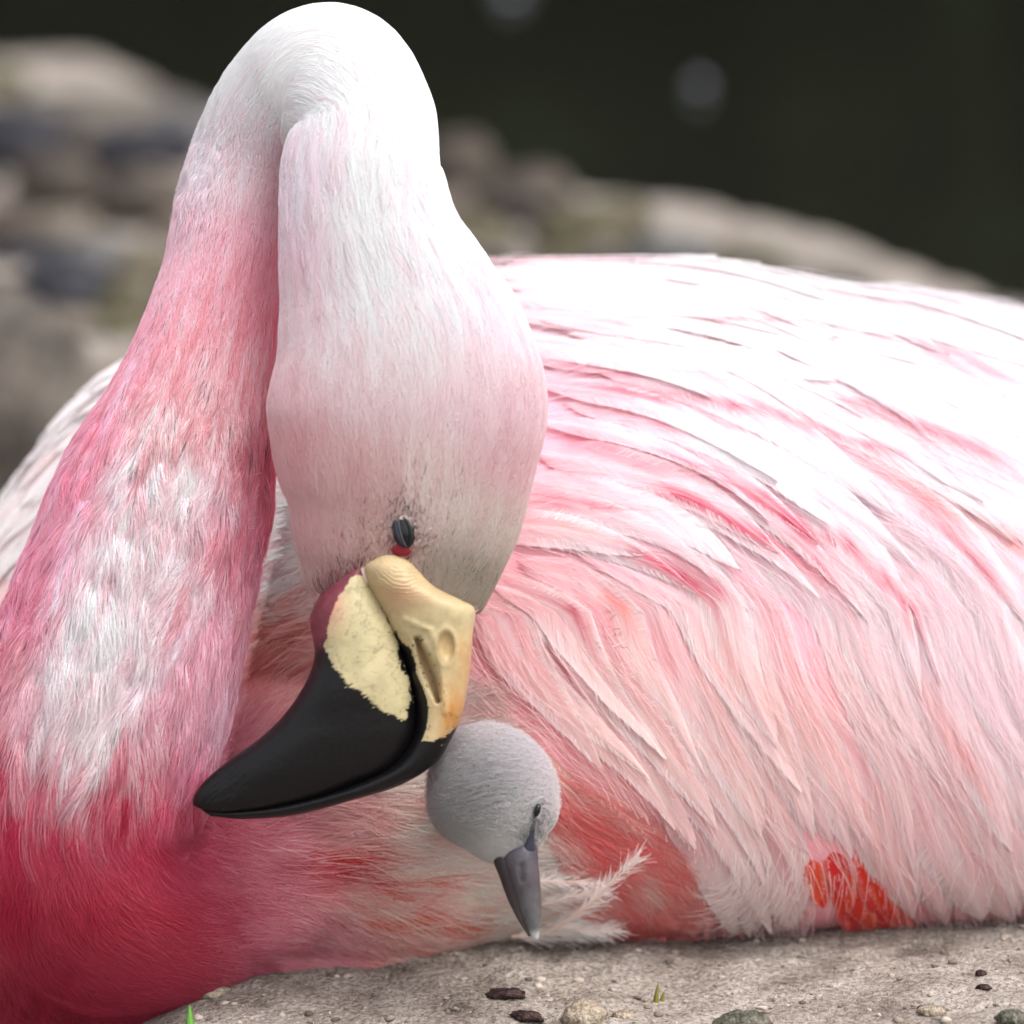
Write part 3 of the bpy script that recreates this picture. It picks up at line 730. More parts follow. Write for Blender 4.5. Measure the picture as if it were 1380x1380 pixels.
C_WING = cfield([(700, 400, (250, 246, 248)), (1000, 400, (250, 246, 248)), (1350, 440, (250, 238, 242)), (800, 470, (250, 244, 248)), (1050, 500, (250, 242, 246)), (1350, 560, (250, 232, 238)), (760, 570, (248, 222, 230)),
 (950, 600, (250, 236, 242)), (1150, 680, (248, 222, 230)), (1350, 720, (248, 220, 228)), (760, 640, (246, 214, 222)), (720, 720, (246, 216, 218)), (850, 720, (248, 218, 226)), (1050, 800, (246, 216, 222)), (1300, 860, (248, 214, 222)),
 (700, 850, (240, 196, 194)), (820, 900, (244, 204, 200)), (950, 880, (246, 214, 212)), (1100, 950, (244, 208, 206)), (1250, 1000, (246, 206, 206)), (1370, 1000, (248, 214, 218)), (680, 940, (236, 186, 184)), (850, 1020, (240, 196, 190)),
 (1000, 1080, (244, 206, 202)), (1150, 1130, (242, 196, 196)), (1300, 1150, (244, 202, 202)), (1000, 1220, (246, 214, 212)), (1200, 1230, (236, 176, 176)), (900, 1110, (238, 192, 190)), (1350, 1230, (240, 200, 198))], 3.0)
def wing_col(px, py, seed, amt=1.0):
    c = np.clip(C_WING(px, py), .004, .9) ** 0.8 * (1 - 0.16 * sm(620, 470, np.asarray(py, float)))[..., None]  # top of the wing dimmed in the colour to hold back highlights
    n1 = vn(px / 23.0 + seed * 3.1, py / 23.0, 31)
    for poly, hw, cc, sg in STROKES:
        dd, tt = seg_dist(px, py, poly)
        m = np.exp(-(dd / hw) ** 2) * sg * (0.55 + 0.9 * n1) * np.clip(np.sin(np.pi * np.clip(tt, .04, .96)) * 2.2, 0, 1) * amt
        m = np.clip(m, 0, 1)[..., None]
        c = c * (1 - m) + lin(cc) * m
    return np.clip(c, 0.004, 0.9)

def feather_geo(cx, cth, wid, base, lift, colfun, seed, fringe=70, NS=9, point=0.7, camber=2.2, wisp=1.0, surf=body_S, barb_gap=0.0):
    """one feather laid on the body: centre line (x, angle), half width px; returns verts, faces, colours, uv"""
    r = np.random.default_rng(seed)
    n = len(cx); t = np.linspace(0, 1, n)
    yt = ssmooth(cx, TX, TT); yb = ssmooth(cx, BX, BT); R = 0.5 * (yb - yt) * 0.5 + 0.16 * 3000 * 0.5   # px per radian, roughly
    ax = np.gradient(cx); ay = np.gradient(cth) * R; al = np.hypot(ax, ay) + 1e-9; ax, ay = ax / al, ay / al
    s = np.linspace(-1, 1, NS)
    prof = np.minimum(1, (t / 0.22) ** 0.6) * np.clip(1 - t ** 2.6, 0, 1) ** point
    wdt = wid * prof + 0.6
    roll = r.normal(0, 1.6); seedc = r.uniform(0, 99)
    Lm = np.cumsum(al) * PX
    def at(i_t, sv, extra=0.0):
        x0 = np.interp(i_t, t, cx); q0 = np.interp(i_t, t, cth); w0 = np.interp(i_t, t, wdt); a_x = np.interp(i_t, t, ax); a_y = np.interp(i_t, t, ay); Rr = np.interp(i_t, t, R)
        x = x0 - a_y * sv * w0; q = q0 + a_x * sv * w0 / Rr
        wav = 0.8 * np.sin(i_t * 7 + seedc + sv * 2)
        off = base + lift * i_t ** 1.4 + (camber * (1 - sv ** 2) + roll * sv + wav + extra) * PX
        return surf(x, q, off), w0
    Tg, Sg = np.meshgrid(t, s, indexing='ij')
    (x, y, d), w0 = at(Tg, Sg)
    V = P(x, y, d).reshape(-1, 3); C = colfun(x, y, Sg, Tg).reshape(-1, 3)
    UV = np.stack([np.interp(Tg, t, Lm), Sg * w0 * PX], -1).reshape(-1, 2)
    F = gridfaces(n, NS)
    # loose barbs along both edges and the tip
    if fringe:
        m = fringe * 2
        tb = np.concatenate([np.sort(r.uniform(0.18, 0.99, fringe)), np.sort(r.uniform(0.18, 0.99, fringe))]); side = np.r_[-np.ones(fringe), np.ones(fringe)]
        ln = wisp * (0.12 + 0.5 * r.uniform(0, 1, m) ** 2.5) * (0.7 + 0.8 * tb)
        fwd = 0.02 + 0.07 * r.uniform(0.5, 1.2, m) * (wid / 40.0) * (1 if wid < 60 else .8)
        pts = []
        for k, (s0, tf_) in enumerate(((0.55, 0.0), (0.9, 0.5), (1.0, 1.0))):
            sv = side * (s0 + (ln if k == 2 else ln * 0.35 if k == 1 else 0)); ti = np.clip(tb + fwd * tf_, 0, 1.0)
            pts.append(at(ti, sv, 0.5 + 0.4 * k)[0])
        hw = r.uniform(0.35, 0.9, m)
        b0 = len(V); vs = []; cs = []; us = []
        for k in range(3):
            x, y, d = pts[k]; ww = hw * (1.0, 0.9, 0.15)[k]
            for sg in (-1, 1):
                vs.append(P(x + sg * ww * 0.7, y - sg * ww * 0.7 * side, d)); cs.append(colfun(x, y, np.full(m, 1.0) * side, tb)); us.append(np.stack([np.interp(tb, t, Lm), np.full(m, .01)], -1))
        V = np.vstack([V] + vs); C = np.vstack([C] + cs); UV = np.vstack([UV] + us)
        for k in range(2):
            for i in range(m):
                F.append((b0 + 2*k*m + i, b0 + (2*k+1)*m + i, b0 + (2*k+3)*m + i, b0 + (2*k+2)*m + i))
    return V, F, C, UV

WING_OK = [(560, 300), (1750, 300), (1750, 1230), (1400, 1262), (1290, 1272), (1215, 1262), (1196, 1230), (1160, 1150), (1150, 1240), (1135, 1180), (1098, 1160), (1095, 1272), (1000, 1286), (950, 1285), (968, 1230), (972, 1190), (905, 1128), (850, 1100), (765, 1042), (700, 975), (630, 965), (600, 900)]
def trace(x0, th0, L, flow, n=16, sign=1, ok=None, angj=0.0, bend=0.0, seed=0):
    x, q = float(x0), float(th0); X, Q = [x], [q]; st = L / (n - 1)
    for i in range(n - 1):
        px, py, d = body_S(np.array([x]), np.array([q]))
        a = math.radians(float(flow(px, py)[0, 0]) + angj + bend * i / n)
        yt = float(ssmooth(np.array(x), TX, TT)); yb = float(ssmooth(np.array(x), BX, BT)); h = (yb - yt) / 2
        g = max(0.35, abs(math.sin(q)))
        dx, dq = math.cos(a), math.sin(a) / (h * g)
        nl = math.hypot(dx, dq * h * 0.9); x += st * dx / nl; q += st * dq / nl
        if ok is not None:
            b = body_S(np.array([x]), np.array([q]), 0.015)
            if not inpoly(b[0], b[1], ok)[0] and q > 0.25: break
        X.append(x); Q.append(q)
    if len(X) < 8: return None
    k = np.linspace(0, len(X) - 1, n)
    return np.interp(k, range(len(X)), X), np.interp(k, range(len(Q)), Q), len(X) / n

# wing under-layer
wxs = np.linspace(590, 1750, 70); wq = np.linspace(-0.7, 2.75, 60)
WXg, WQg = np.meshgrid(wxs, wq, indexing='ij')
edge = np.interp(WXg, [590, 640, 700, 770, 850, 905, 970, 1000, 1750], [930, 950, 975, 1045, 1100, 1128, 1190, 1262, 1240])
_, wpy, _ = body_S(WXg, WQg); qe = th_of(WXg, edge)
WQ2 = np.where(WQg > qe, qe, WQg)
ofw = 0.004 * np.sin(np.clip((qe - WQ2) * 2.2, 0, 1) * np.pi / 2) * sm(590, 660, WXg) + 0.0005
a_, b_, c_ = body_S(WXg, WQ2, ofw)
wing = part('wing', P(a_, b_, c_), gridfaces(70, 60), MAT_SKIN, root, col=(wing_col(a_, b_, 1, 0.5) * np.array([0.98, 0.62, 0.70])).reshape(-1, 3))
tag(wing, 'folded pale pink wing covering the flank')

nfeather = 0
def add_feather(geo, name='feather', parent=None):
    global nfeather
    V, F, C, UV = geo; nfeather += 1
    return part(name, V, F, MAT_FEATHER, parent or wing, col=np.clip(C, 0.004, 0.9), uv=UV)

def wing_rows():
    r = np.random.default_rng(21)
    roots = []
    x = 560.0
    while x < 1480:
        k = sm(600, 1050, x)
        stepx = 52 + 40 * k; stepq = 0.105 + 0.055 * k
        q = -0.45 + r.uniform(0, stepq)
        while q < 2.5:
            roots.append((x + r.uniform(-.45, .45) * stepx, q + r.uniform(-.3, .3) * stepq)); q += stepq
        x += stepx
    out = []
    for i, (x, q) in enumerate(roots):
        px, py, d = body_S(np.array([x]), np.array([q])); px, py = float(px[0]), float(py[0])
        if q > 0.3 and not inpoly(np.array([px]), np.array([py]), WING_OK)[0]: continue
        if inpoly(np.array([px]), np.array([py]), [(360, 380), (600, 380), (690, 560), (660, 700), (600, 780), (580, 960), (360, 960)])[0]: continue   # lies wholly behind the head
        k = float(sm(620, 1050, px)); low = float(sm(800, 1150, py)); top = float(sm(560, 430, py))
        L = (260 + 300 * k + 150 * top) * r.uniform(0.8, 1.25)
        wd = (21 + 24 * k + 3 * top) * r.uniform(0.65, 1.35)
        tr = trace(x, q, L, FLOW_W, 16, ok=WING_OK, angj=r.normal(0, 3.0), bend=r.normal(5, 5))
        if tr is None: continue
        cx, cq, fr = tr
        s1, s2, s3 = r.uniform(0, 1, 3)
        sd_ = int(1000 + i)
        tone = r.normal(0, 0.035); pinkf = max(0.0, r.normal(0.16, 0.26)) * (0.35 + 0.65 * (1 - top)); band = r.uniform(-0.9, 0.1); pc = lin(DEEP if s1 < .5 else CORAL if s1 < .75 else PINK)
        if py > 900: pinkf *= 0.5
        def cf(x_, y_, S, T, tone=tone, pinkf=pinkf, band=band, pc=pc, sd_=sd_):
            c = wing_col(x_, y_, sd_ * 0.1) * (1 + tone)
            g = pinkf * np.exp(-((S - band) / 0.35) ** 2) * np.clip(np.sin(np.pi * np.clip(T * 1.05, 0, 1)), 0, 1)
            c = c * (1 - g[..., None]) + pc * g[..., None]
            bs = (0.42 * sm(0.62, 0.15, T))[..., None]; c = c * (1 - bs) + lin((238, 150, 168)) * bs     # rosier towards the quill
            e = (sm(0.62, 0.98, np.abs(S)) * 0.75 * sm(0.1, 0.4, T))[..., None]       # pale margin
            e = np.maximum(e, (np.exp(-(S / 0.06) ** 2) * 0.4)[..., None])            # pale shaft
            return c * (1 - e) + lin((250, 240, 242)) * e
        # feathers nearer the head lie over those behind them
        base = 0.0035 + 0.0035 * (1 - k) + r.uniform(0, 0.0011) + 0.0006 * math.sin(q * 3)
        out.append((feather_geo(cx, cq, wd, base, (0.0023 + 0.0012 * low) * (1 - .4 * top), cf, sd_, fringe=int(40 + 70 * k), point=r.uniform(.65, 1.4), camber=2.4 * (0.6 + k), wisp=0.55 + 0.6 * low)))
    return out
WF = wing_rows()
for g in WF: add_feather(g)

# fine loose barbs lying over the wing
def wing_strands(count, seed):
    r = np.random.default_rng(seed)
    x = r.uniform(600, 1450, count * 2); y = r.uniform(372, 1262, count * 2)
    k = inpoly(x, y, WING_OK); x, y = x[k][:count], y[k][:count]; m = len(x); K = 7
    q = th_of(x, y + 4.0)
    kk = sm(620, 1050, x); low = sm(850, 1150, y)
    L = (70 + 90 * kk) * r.uniform(0.5, 1.4, m)
    # strands come in locks that share a bend
    lk = vn(x / 38, y / 30, 91)
    dj = (lk - .5) * 0.5 + r.normal(0, 0.09, m); bend = (vn(x / 45, y / 40, 93) - .3) * 0.5 + r.normal(0, .15, m)
    h = (0.006 + 0.0055 * r.uniform(0, 1, m)) + 0.002 * (1 - kk)
    pts = np.empty((m, K, 3)); cx, cq = x.copy(), q.copy(); alive = np.ones(m, bool)
    col = None
    for i in range(K):
        t = i / (K - 1)
        a_, b_, c_ = body_S(cx, cq, h * (0.55 + 0.45 * math.sin(t * 2.3)))
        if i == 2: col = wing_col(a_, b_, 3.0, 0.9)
        pts[:, i] = P(a_, b_, c_)
        ang = np.radians(FLOW_W(a_, b_)[:, 0]) + dj + bend * t
        hh = (ssmooth(cx, BX, BT) - ssmooth(cx, TX, TT)) / 2; g = np.maximum(.35, np.abs(np.sin(cq)))
        dx, dq = np.cos(ang), np.sin(ang) / (hh * g); nl = np.hypot(dx, dq * hh * .9)
        nx, nq = cx + dx / nl * L / (K - 1), cq + dq / nl * L / (K - 1)
        e = body_S(nx, nq, .012); ok = inpoly(e[0], e[1], WING_OK) | (nq < .3)
        cx = np.where(ok, nx, cx + 0.3); cq = np.where(ok, nq, cq)
    w_ = r.uniform(0, 1, m)[:, None] ** 2 * 0.6; col = col * (1 - w_) + lin((250, 236, 240)) * w_
    t = np.linspace(0, 1, K)
    rr = 0.00012 * (1 - 0.8 * t[None] ** 1.5) * r.uniform(0.5, 1.3, m)[:, None]
    phair('loose_barbs', pts, rr, np.repeat(col[:, None], K, 1), MAT_HAIR, wing)
wing_strands(5500, 77)

# white shoulder on the far side of the neck
shoulder = 0
def shoulder_feathers():
    r = np.random.default_rng(31); out = []
    FL = lambda x, y: np.full((len(np.atleast_1d(x)), 1), 0.0)
    for x in np.arange(270, -70, -34):
        for q in np.arange(-0.35, 1.75, 0.16):
            x0 = x + r.uniform(-14, 14); q0 = q + r.uniform(-.06, .06); L = r.uniform(110, 170); n = 12
            X = x0 - np.linspace(0, L, n) * 0.62; Q = np.full(n, q0) + np.linspace(0, 0.05, n) * r.normal(0, 1)
            X = np.maximum(X, -110)
            pf = max(0, r.normal(.18, .25)); pc = lin((240, 168, 160) if r.uniform() < .7 else (230, 130, 150)); bnd = r.uniform(-.5, .5)
            def cf(x_, y_, S, T, pf=pf, pc=pc, bnd=bnd):
                c = np.ones(np.shape(x_) + (3,)) * lin((250, 240, 240))
                g = (pf * np.exp(-((S - bnd) / .4) ** 2) * np.sin(np.pi * np.clip(T, 0, 1)) * sm(520, 640, y_))[..., None]
                return c * (1 - g) + pc * g
            out.append(feather_geo(X, Q, r.uniform(13, 20), 0.002, 0.004, cf, int(5000 + x * 10 + q * 100), fringe=26, point=.7, camber=1.6, wisp=.6))
    return out
SF = shoulder_feathers()
sh_o = None
for g in SF: add_feather(g, 'shoulder_feather', body)

# ---- red feathers of the flank showing under the wing
def flank(region, n, L, seed, cols, flow, wd=22, base=0.002):
    r = np.random.default_rng(seed); out = []; pl = np.array(region, float); lo, hi = pl.min(0), pl.max(0); k = 0
    while len(out) < n and k < n * 30:
        k += 1
        x, y = r.uniform(lo[0], hi[0]), r.uniform(lo[1], hi[1])
        if not inpoly(np.array([x]), np.array([y]), region)[0]: continue
        tr = trace(x, float(th_of(np.array(x), np.array(y))), L * r.uniform(.8, 1.2), flow, 12, angj=r.normal(0, 6))
        if tr is None: continue
        c0 = lin(cols[r.integers(0, len(cols))]); c1 = lin((248, 176, 170))
        def cf(x_, y_, S, T, c0=c0, c1=c1):
            e = (0.5 * sm(0.6, 1, np.abs(S)))[..., None]
            return c0 * (1 - e) + c1 * e
        out.append(feather_geo(tr[0], np.minimum(tr[1], 2.72), wd * r.uniform(.8, 1.2), base + 0.0012 * len(out) / n, 0.002, cf, seed * 100 + k, fringe=40, camber=1.4, wisp=.6))
    return out
FLOW_F = field([(740, 1080, 35), (820, 1150, 40), (900, 1220, 50), (760, 1200, 20), (950, 1260, 70), (1150, 1220, 80)], 3.0)
REDS = [(255, 148, 146), (255, 160, 158), (252, 134, 134), (255, 176, 174)]
flank_o = flank([(690, 1010), (760, 1045), (900, 1130), (968, 1190), (950, 1262), (820, 1268), (740, 1180), (700, 1100)], 34, 150, 41, REDS, FLOW_F, 34)
for g in flank_o: add_feather(g, 'flank_feather', body)
for g in flank([(1080, 1120), (1215, 1120), (1215, 1215), (1080, 1215)], 26, 110, 43, [(236, 60, 44), (238, 88, 56), (228, 52, 52)], FLOW_F, 18, 0.004): add_feather(g, 'flank_feather', body)

CORALS = lambda x, y: (lin((255, 150, 148)) * (1 - sm(.3, .8, vn(x / 34, y / 20, 88))[..., None]) + lin((255, 206, 200)) * sm(.3, .8, vn(x / 34, y / 20, 88))[..., None])
front_plumage('flank_barbs', [(715, 1020), (765, 1048), (900, 1135), (960, 1190), (935, 1240), (830, 1262), (770, 1230), (735, 1130)], 5000, CORALS, lambda x, y: 55 + 0 * x, 0.00015, 5.0, body, 83, off=-13, flow=FLOW_F, jit=6, sv=.35, lock=.8)

# ---- white plume and loose wisps between chick, belly and red flank
def plume(pts, wid, nb, seed, blen, cols=((250, 240, 236), (246, 214, 200))):
    r = np.random.default_rng(seed); c = np.array(pts, float); n = 24
    k = np.linspace(0, len(c) - 1, n); c = np.stack([np.interp(k, range(len(c)), c[:, j]) for j in range(3)], 1)
    for _ in range(3): c[1:-1] = (c[:-2] + 2 * c[1:-1] + c[2:]) / 4
    V, F, C = [], [], []
    def strip(p, w_, col):
        b = len(V); T = np.gradient(p[:, :2], axis=0); T /= np.linalg.norm(T, axis=1)[:, None] + 1e-9
        for i in range(len(p)):
            for sg in (-1, 1):
                V.append(P(p[i, 0] - T[i, 1] * w_[i] * sg, p[i, 1] + T[i, 0] * w_[i] * sg, p[i, 2])); C.append(col)
        for i in range(len(p) - 1): F.append((b + 2*i, b + 2*i + 1, b + 2*i + 3, b + 2*i + 2))
    strip(c + [0, 0, -0.0012], np.linspace(wid, 0.5, n), lin(cols[1]))
    for i in range(nb):
        t = r.uniform(0.02, 0.98); q = np.array([np.interp(t * (n - 1), range(n), c[:, j]) for j in range(3)])
        j = min(n - 2, int(t * (n - 1))); d = c[j + 1, :2] - c[j, :2]; d /= np.linalg.norm(d) + 1e-9
        sg = r.choice([-1, 1]); a0 = r.uniform(.25, .7) * sg; L = blen * r.uniform(.4, 1.2) * (1 - .45 * t); cu_ = r.normal(0, .35) - .25 * sg
        m = 6; p = np.empty((m, 3)); x = q[:2].copy()
        for k2 in range(m):
            p[k2] = [x[0], x[1], q[2] - 0.0004 * k2 * r.uniform(0, 1.5)]
            a = a0 + cu_ * k2 / m; ca, sa = math.cos(a), math.sin(a)
            x = x + np.array([d[0] * ca - d[1] * sa, d[0] * sa + d[1] * ca]) * L / (m - 1)
        strip(p, np.linspace(0.55, 0.10, m) * r.uniform(.6, 1.3), lin(cols[0]) * r.uniform(.85, 1))
    return part('plume', np.array(V), F, MAT_WISP, body, col=np.array(C))
MAT_WISP = attr_mat('wispy_barbs', 0.6, 0.1, 0.35)
fd = lambda x, y, o=0.006: (x, y, float(front_d(np.array(float(x)), np.array(float(y)))) - o)
plume([fd(690, 1262, .010), fd(740, 1258, .014), fd(785, 1228, .020), fd(825, 1190, .022), fd(862, 1154, .022)], 2.2, 260, 1, 48)
plume([fd(720, 1222), fd(770, 1208, .012), fd(815, 1200, .014)], 1.0, 140, 2, 46)
plume([fd(700, 1190), fd(745, 1186, .010), fd(815, 1192, .012)], 1.0, 120, 3, 40)
plume([fd(735, 1245), fd(785, 1252, .012), fd(836, 1252, .012)], 1.0, 180, 4, 46)
plume([fd(700, 1278), fd(770, 1276, .012), fd(828, 1294, .012)], 1.0, 180, 5, 48)
plume([fd(640, 1285), fd(720, 1282, .010), fd(810, 1300, .012)], 1.0, 160, 6, 40)
WFL = field([(1010, 1150, 80), (1050, 1230, 100), (1000, 1260, 150), (960, 1270, 165), (1130, 1180, 84), (1180, 1230, 84), (1300, 1230, 84), (1380, 1200, 80)], 3.0)
WHITE = lambda x, y: np.ones(np.shape(x) + (3,)) * lin((250, 232, 230))
front_plumage('wing_wisps', [(985, 1150), (1090, 1130), (1100, 1240), (990, 1240)], 110, WHITE, lambda x, y: 95 + 0 * x, 0.00016, 0, wing, 81, off=-44, flow=WFL, K=8, jit=12, bend=35, sv=.1)
front_plumage('wing_wisps', [(1095, 1140), (1240, 1150), (1380, 1130), (1380, 1200), (1200, 1200), (1110, 1190)], 26, WHITE, lambda x, y: 70 + 0 * x, 0.00013, 0, wing, 82, off=-46, flow=WFL, K=8, jit=14, bend=14, sv=.1)

# ---- bill
def bill_loft(st, nu, nv, power=2.2):
    """stations: (Lx,Ly,Rx,Ry,depth,half thickness px). returns pos (nu,nv,3) in px units and angle"""
    c = np.array(st, float)
    k = np.arange(len(c)); kk = np.linspace(0, len(c) - 1, nu)
    def cr(col):
        e = np.r_[2*col[0]-col[1], col, 2*col[-1]-col[-2]]; i = np.clip(np.floor(kk).astype(int), 0, len(col)-2); t = kk - i
        p0, p1, p2, p3 = e[i], e[i+1], e[i+2], e[i+3]
        return 0.5*(2*p1+(p2-p0)*t+(2*p0-5*p1+4*p2-p3)*t*t+(3*p1-p0-3*p2+p3)*t**3)
    cc = np.stack([cr(c[:, j]) for j in range(6)], 1)
    ph = np.linspace(0, 2*np.pi, nv, endpoint=False)
    co, si = np.cos(ph), np.sin(ph)
    co_ = np.sign(co)*np.abs(co)**(2/power); si_ = np.sign(si)*np.abs(si)**(2/power)
    m = (cc[:, :2] + cc[:, 2:4]) / 2; hv = (cc[:, 2:4] - cc[:, :2]) / 2
    x = m[:, None, 0] + hv[:, None, 0]*co_; y = m[:, None, 1] + hv[:, None, 1]*co_
    z = cc[:, None, 4]*3000 - cc[:, None, 5]*si_
    return np.stack([x, y, z], -1), cc
def close(name, pos, mat, col, parent=root):
    nu, nv = pos.shape[:2]; v = pos.reshape(-1, 3); n0 = nu*nv
    v = np.vstack([v, pos[0].mean(0), pos[-1].mean(0)]); cl = np.vstack([col.reshape(-1, 3), col[0].mean(0), col[-1].mean(0)])
    f = gridfaces(nu, nv, True) + [(n0, (j+1) % nv, j) for j in range(nv)] + [(n0+1, (nu-1)*nv+j, (nu-1)*nv+(j+1) % nv) for j in range(nv)]
    return part(name, P(v[:, 0], v[:, 1], v[:, 2]/3000), f, mat, parent, col=cl)
def jag(px, py, amp, seed):
    return px + amp*fbm(px/11, py/11, 4, seed), py + amp*fbm(px/11+50, py/11+9, 4, seed+3)
def soft_in(px, py, poly, seed=0, amp=3.0):
    a, b = jag(px, py, amp, seed)
    a = a + amp*.5*fbm(px/3.5, py/3.5, 2, seed+11); b = b + amp*.5*fbm(px/3.5+9, py/3.5, 2, seed+12); return inpoly(a, b, poly).astype(float)
BD = -0.078
LOWER = [(432, 800, 508, 746, BD, 44), (418, 830, 500, 768, BD-.001, 54), (421, 858, 516, 802, BD-.001, 58), (424, 880, 530, 832, BD-.001, 60), (418, 906, 543, 872, BD-.001, 60), (400, 940, 556, 912, BD-.001, 60), (374, 973, 565, 955, BD, 58),
 (342, 1001, 562, 995, BD, 54), (314, 1020, 535, 1035, BD, 48), (294, 1036, 490, 1058, BD, 42), (277, 1051, 436, 1078, BD, 35), (265, 1066, 372, 1092, BD, 28), (260, 1078, 315, 1097, BD, 20), (260, 1085, 280, 1095, BD, 9)]
UPPER = [(500, 742, 556, 742, BD+.004, 60), (484, 762, 570, 764, BD-.001, 66), (490, 784, 590, 790, BD-.003, 65), (499, 803, 622, 808, BD-.003, 63), (508, 820, 640, 822, BD-.003, 60), (516, 833, 637, 856, BD-.002, 57), (536, 872, 634, 896, BD-.001, 53), (549, 910, 629, 933, BD, 50), (558, 953, 622, 965, BD, 47),
 (554, 993, 606, 1000, BD, 44), (528, 1030, 585, 1030, BD, 40), (484, 1052, 540, 1058, BD, 36), (428, 1072, 480, 1077, BD, 32), (366, 1086, 400, 1098, BD, 26), (310, 1092, 330, 1104, BD, 18), (272, 1092, 284, 1100, BD, 8)]
YEL, BLK = lin((178, 165, 128)), lin((13, 11, 13))
pos, _ = bill_loft(LOWER, 440, 170)
px, py = pos[..., 0], pos[..., 1]
PATCH = [(482, 772), (462, 795), (446, 822), (440, 850), (438, 872), (447, 896), (468, 920), (494, 940), (512, 955), (530, 964), (546, 969), (553, 942), (550, 915), (541, 905), (539, 890), (534, 880), (537, 866), (524, 838), (508, 806), (494, 778)]
m = soft_in(px, py, PATCH, 1, 4.0)
bdist, _ = seg_dist(px, py, PATCH[4:18])
m = np.where((bdist < 9) & (vn(px/2.4, py/2.4, 55) > .80 + .02*bdist) & (py > 850), 1 - m, m)[..., None]      # flaked edge
col = np.ones(pos.shape)*BLK
red = (sm(885, 855, py + (px-430)*0.3))[..., None]
col = col*(1-red) + lin((112, 52, 62))*(1 + .35*fbm(px/9, py/9, 3, 37))[..., None]*red
mot = (1 + 0.16*fbm(px/16, py/16, 4, 8) + 0.10*fbm(px/3, py/3, 2, 28))[..., None]; mot = mot*(1 - 0.35*(vn(px/2.6, py/2.6, 91) > .93)*vn(px/30, py/30, 92))[..., None]
rim = np.exp(-((px-448)/16)**2-((py-815)/30)**2)[..., None]*0.55
crk = (0.30*np.exp(-(fbm(px/26, py/26, 4, 66)/0.035)**2) + 0.22*np.exp(-(fbm(px/17+30, py/17, 3, 67)/0.03)**2))[..., None]; mot = mot*(1-crk)      # dry hairline cracks
yel = (YEL*(1-rim) + lin((206, 130, 124))*rim)*mot
col = col*(1-m) + yel*m
tipm = sm(360, 275, px)*sm(1000, 1040, py)
pos[..., 2] += -2.6*fbm((px+py)/5.0, (px-py)/40.0, 3, 4)*tipm + 0.5*fbm(px/30, py/30, 3, 6)
low_m = close('lower_mandible', pos, MAT_BILL, col); tag(low_m, 'deep black lower bill half with cream patch')
pos, cc = bill_loft(UPPER, 440, 170)
px, py = pos[..., 0].copy(), pos[..., 1].copy(); frontm = np.broadcast_to(np.sin(np.linspace(0, 2*np.pi, 170, endpoint=False)) > 0.02, px.shape)
gd, gt = seg_dist(px, py, [(562, 862), (572, 890), (583, 918), (590, 944)])
gr = np.exp(-(gd/(2.5 + 6.0*np.sin(np.pi*np.clip(gt, .05, .95))))**2)*frontm
nd = np.hypot((px-601)/11.0, (py-872)/20.0); nos = np.exp(-(nd/0.85)**4)*frontm; norim = np.exp(-((nd-1.25)/0.28)**2)*frontm
rd_, rt = seg_dist(px, py, [(545, 835), (580, 850), (592, 880), (596, 920), (600, 960)]); ridge = np.exp(-(rd_/5)**2)*frontm
cree = frontm*sm(822, 775, py)*0.5*np.sin((np.hypot(px-545, (py-730)*0.9) + 5*fbm(px/14, py/14, 3, 3))*1.25)*(0.3 + vn(px/9, py/9, 4))
pos[..., 2] += 14*gr + 7*nos - 1.6*norim - 2.4*ridge - cree
cream = lin((180, 163, 126))
col = np.ones(pos.shape)*cream*(1+0.22*fbm(px/14, py/14, 4, 12) + 0.12*fbm(px/3, py/5, 2, 13))[..., None]
sk = sm(830, 800, py)[..., None]; col = col*(1-sk) + lin((174, 152, 116))*(1+0.14*fbm(px/8, py/8, 3, 5))[..., None]*sk
pk = np.exp(-((px-540)/26)**2-((py-805)/18)**2)[..., None]*.5; col = col*(1-pk) + lin((190, 140, 112))*pk
orr = (np.maximum(sm(598, 630, px)*sm(835, 880, py)*.75, sm(572, 612, px)*sm(880, 960, py))*(0.75+0.6*fbm(px/7, py/22, 3, 2)))[..., None].clip(0, 1); col = col*(1-orr) + lin((170, 116, 58))*orr
gg = np.clip(gr*1.1, 0, 1)[..., None]; col = col*(1-gg) + lin((128, 104, 72))*gg
g2 = np.clip(nos*.6, 0, 1)[..., None]; col = col*(1-g2) + lin((176, 146, 98))*g2
dk = np.clip(soft_in(px, py, [(535, 850), (548, 876), (560, 910), (569, 950), (572, 975), (565, 1000), (600, 996), (628, 962), (660, 1000), (600, 1120), (200, 1200), (200, 1000), (520, 1000), (545, 930), (530, 870)], 7, 4.0)
     + soft_in(px, py, [(548, 868), (556, 880), (560, 900), (566, 950), (558, 950), (545, 900)], 9, 3.0), 0, 1)[..., None]
spk = (vn(px/3.2, py/3.2, 77) > 0.90)*np.exp(-(np.minimum(gd, np.hypot(px-572, py-965)*.4)/14)**2); dk = np.maximum(dk, spk[..., None]); e2, _ = seg_dist(px, py, [(560, 870), (572, 930), (574, 990), (600, 1000), (625, 962)]); dk = np.where(((e2 < 11) & (vn(px/2.6, py/2.6, 57) > .80 + .02*e2))[..., None], 1 - dk, dk)
cosv = np.cos(np.linspace(0, 2*np.pi, 170, endpoint=False))[None, :] + 0.06*fbm(px/9, py/9, 3, 15)
seam = ((cosv < -0.62 + 0.25*sm(900, 960, py)) & (py > 872 + 10*fbm(px/7, py/7, 3, 19)))[..., None]
dk = np.maximum(dk, seam)
mouth = ((cosv < -0.93) & (py <= 880) & (py > 768))[..., None]*0.85; col = col*(1-mouth) + lin((74, 26, 24))*mouth
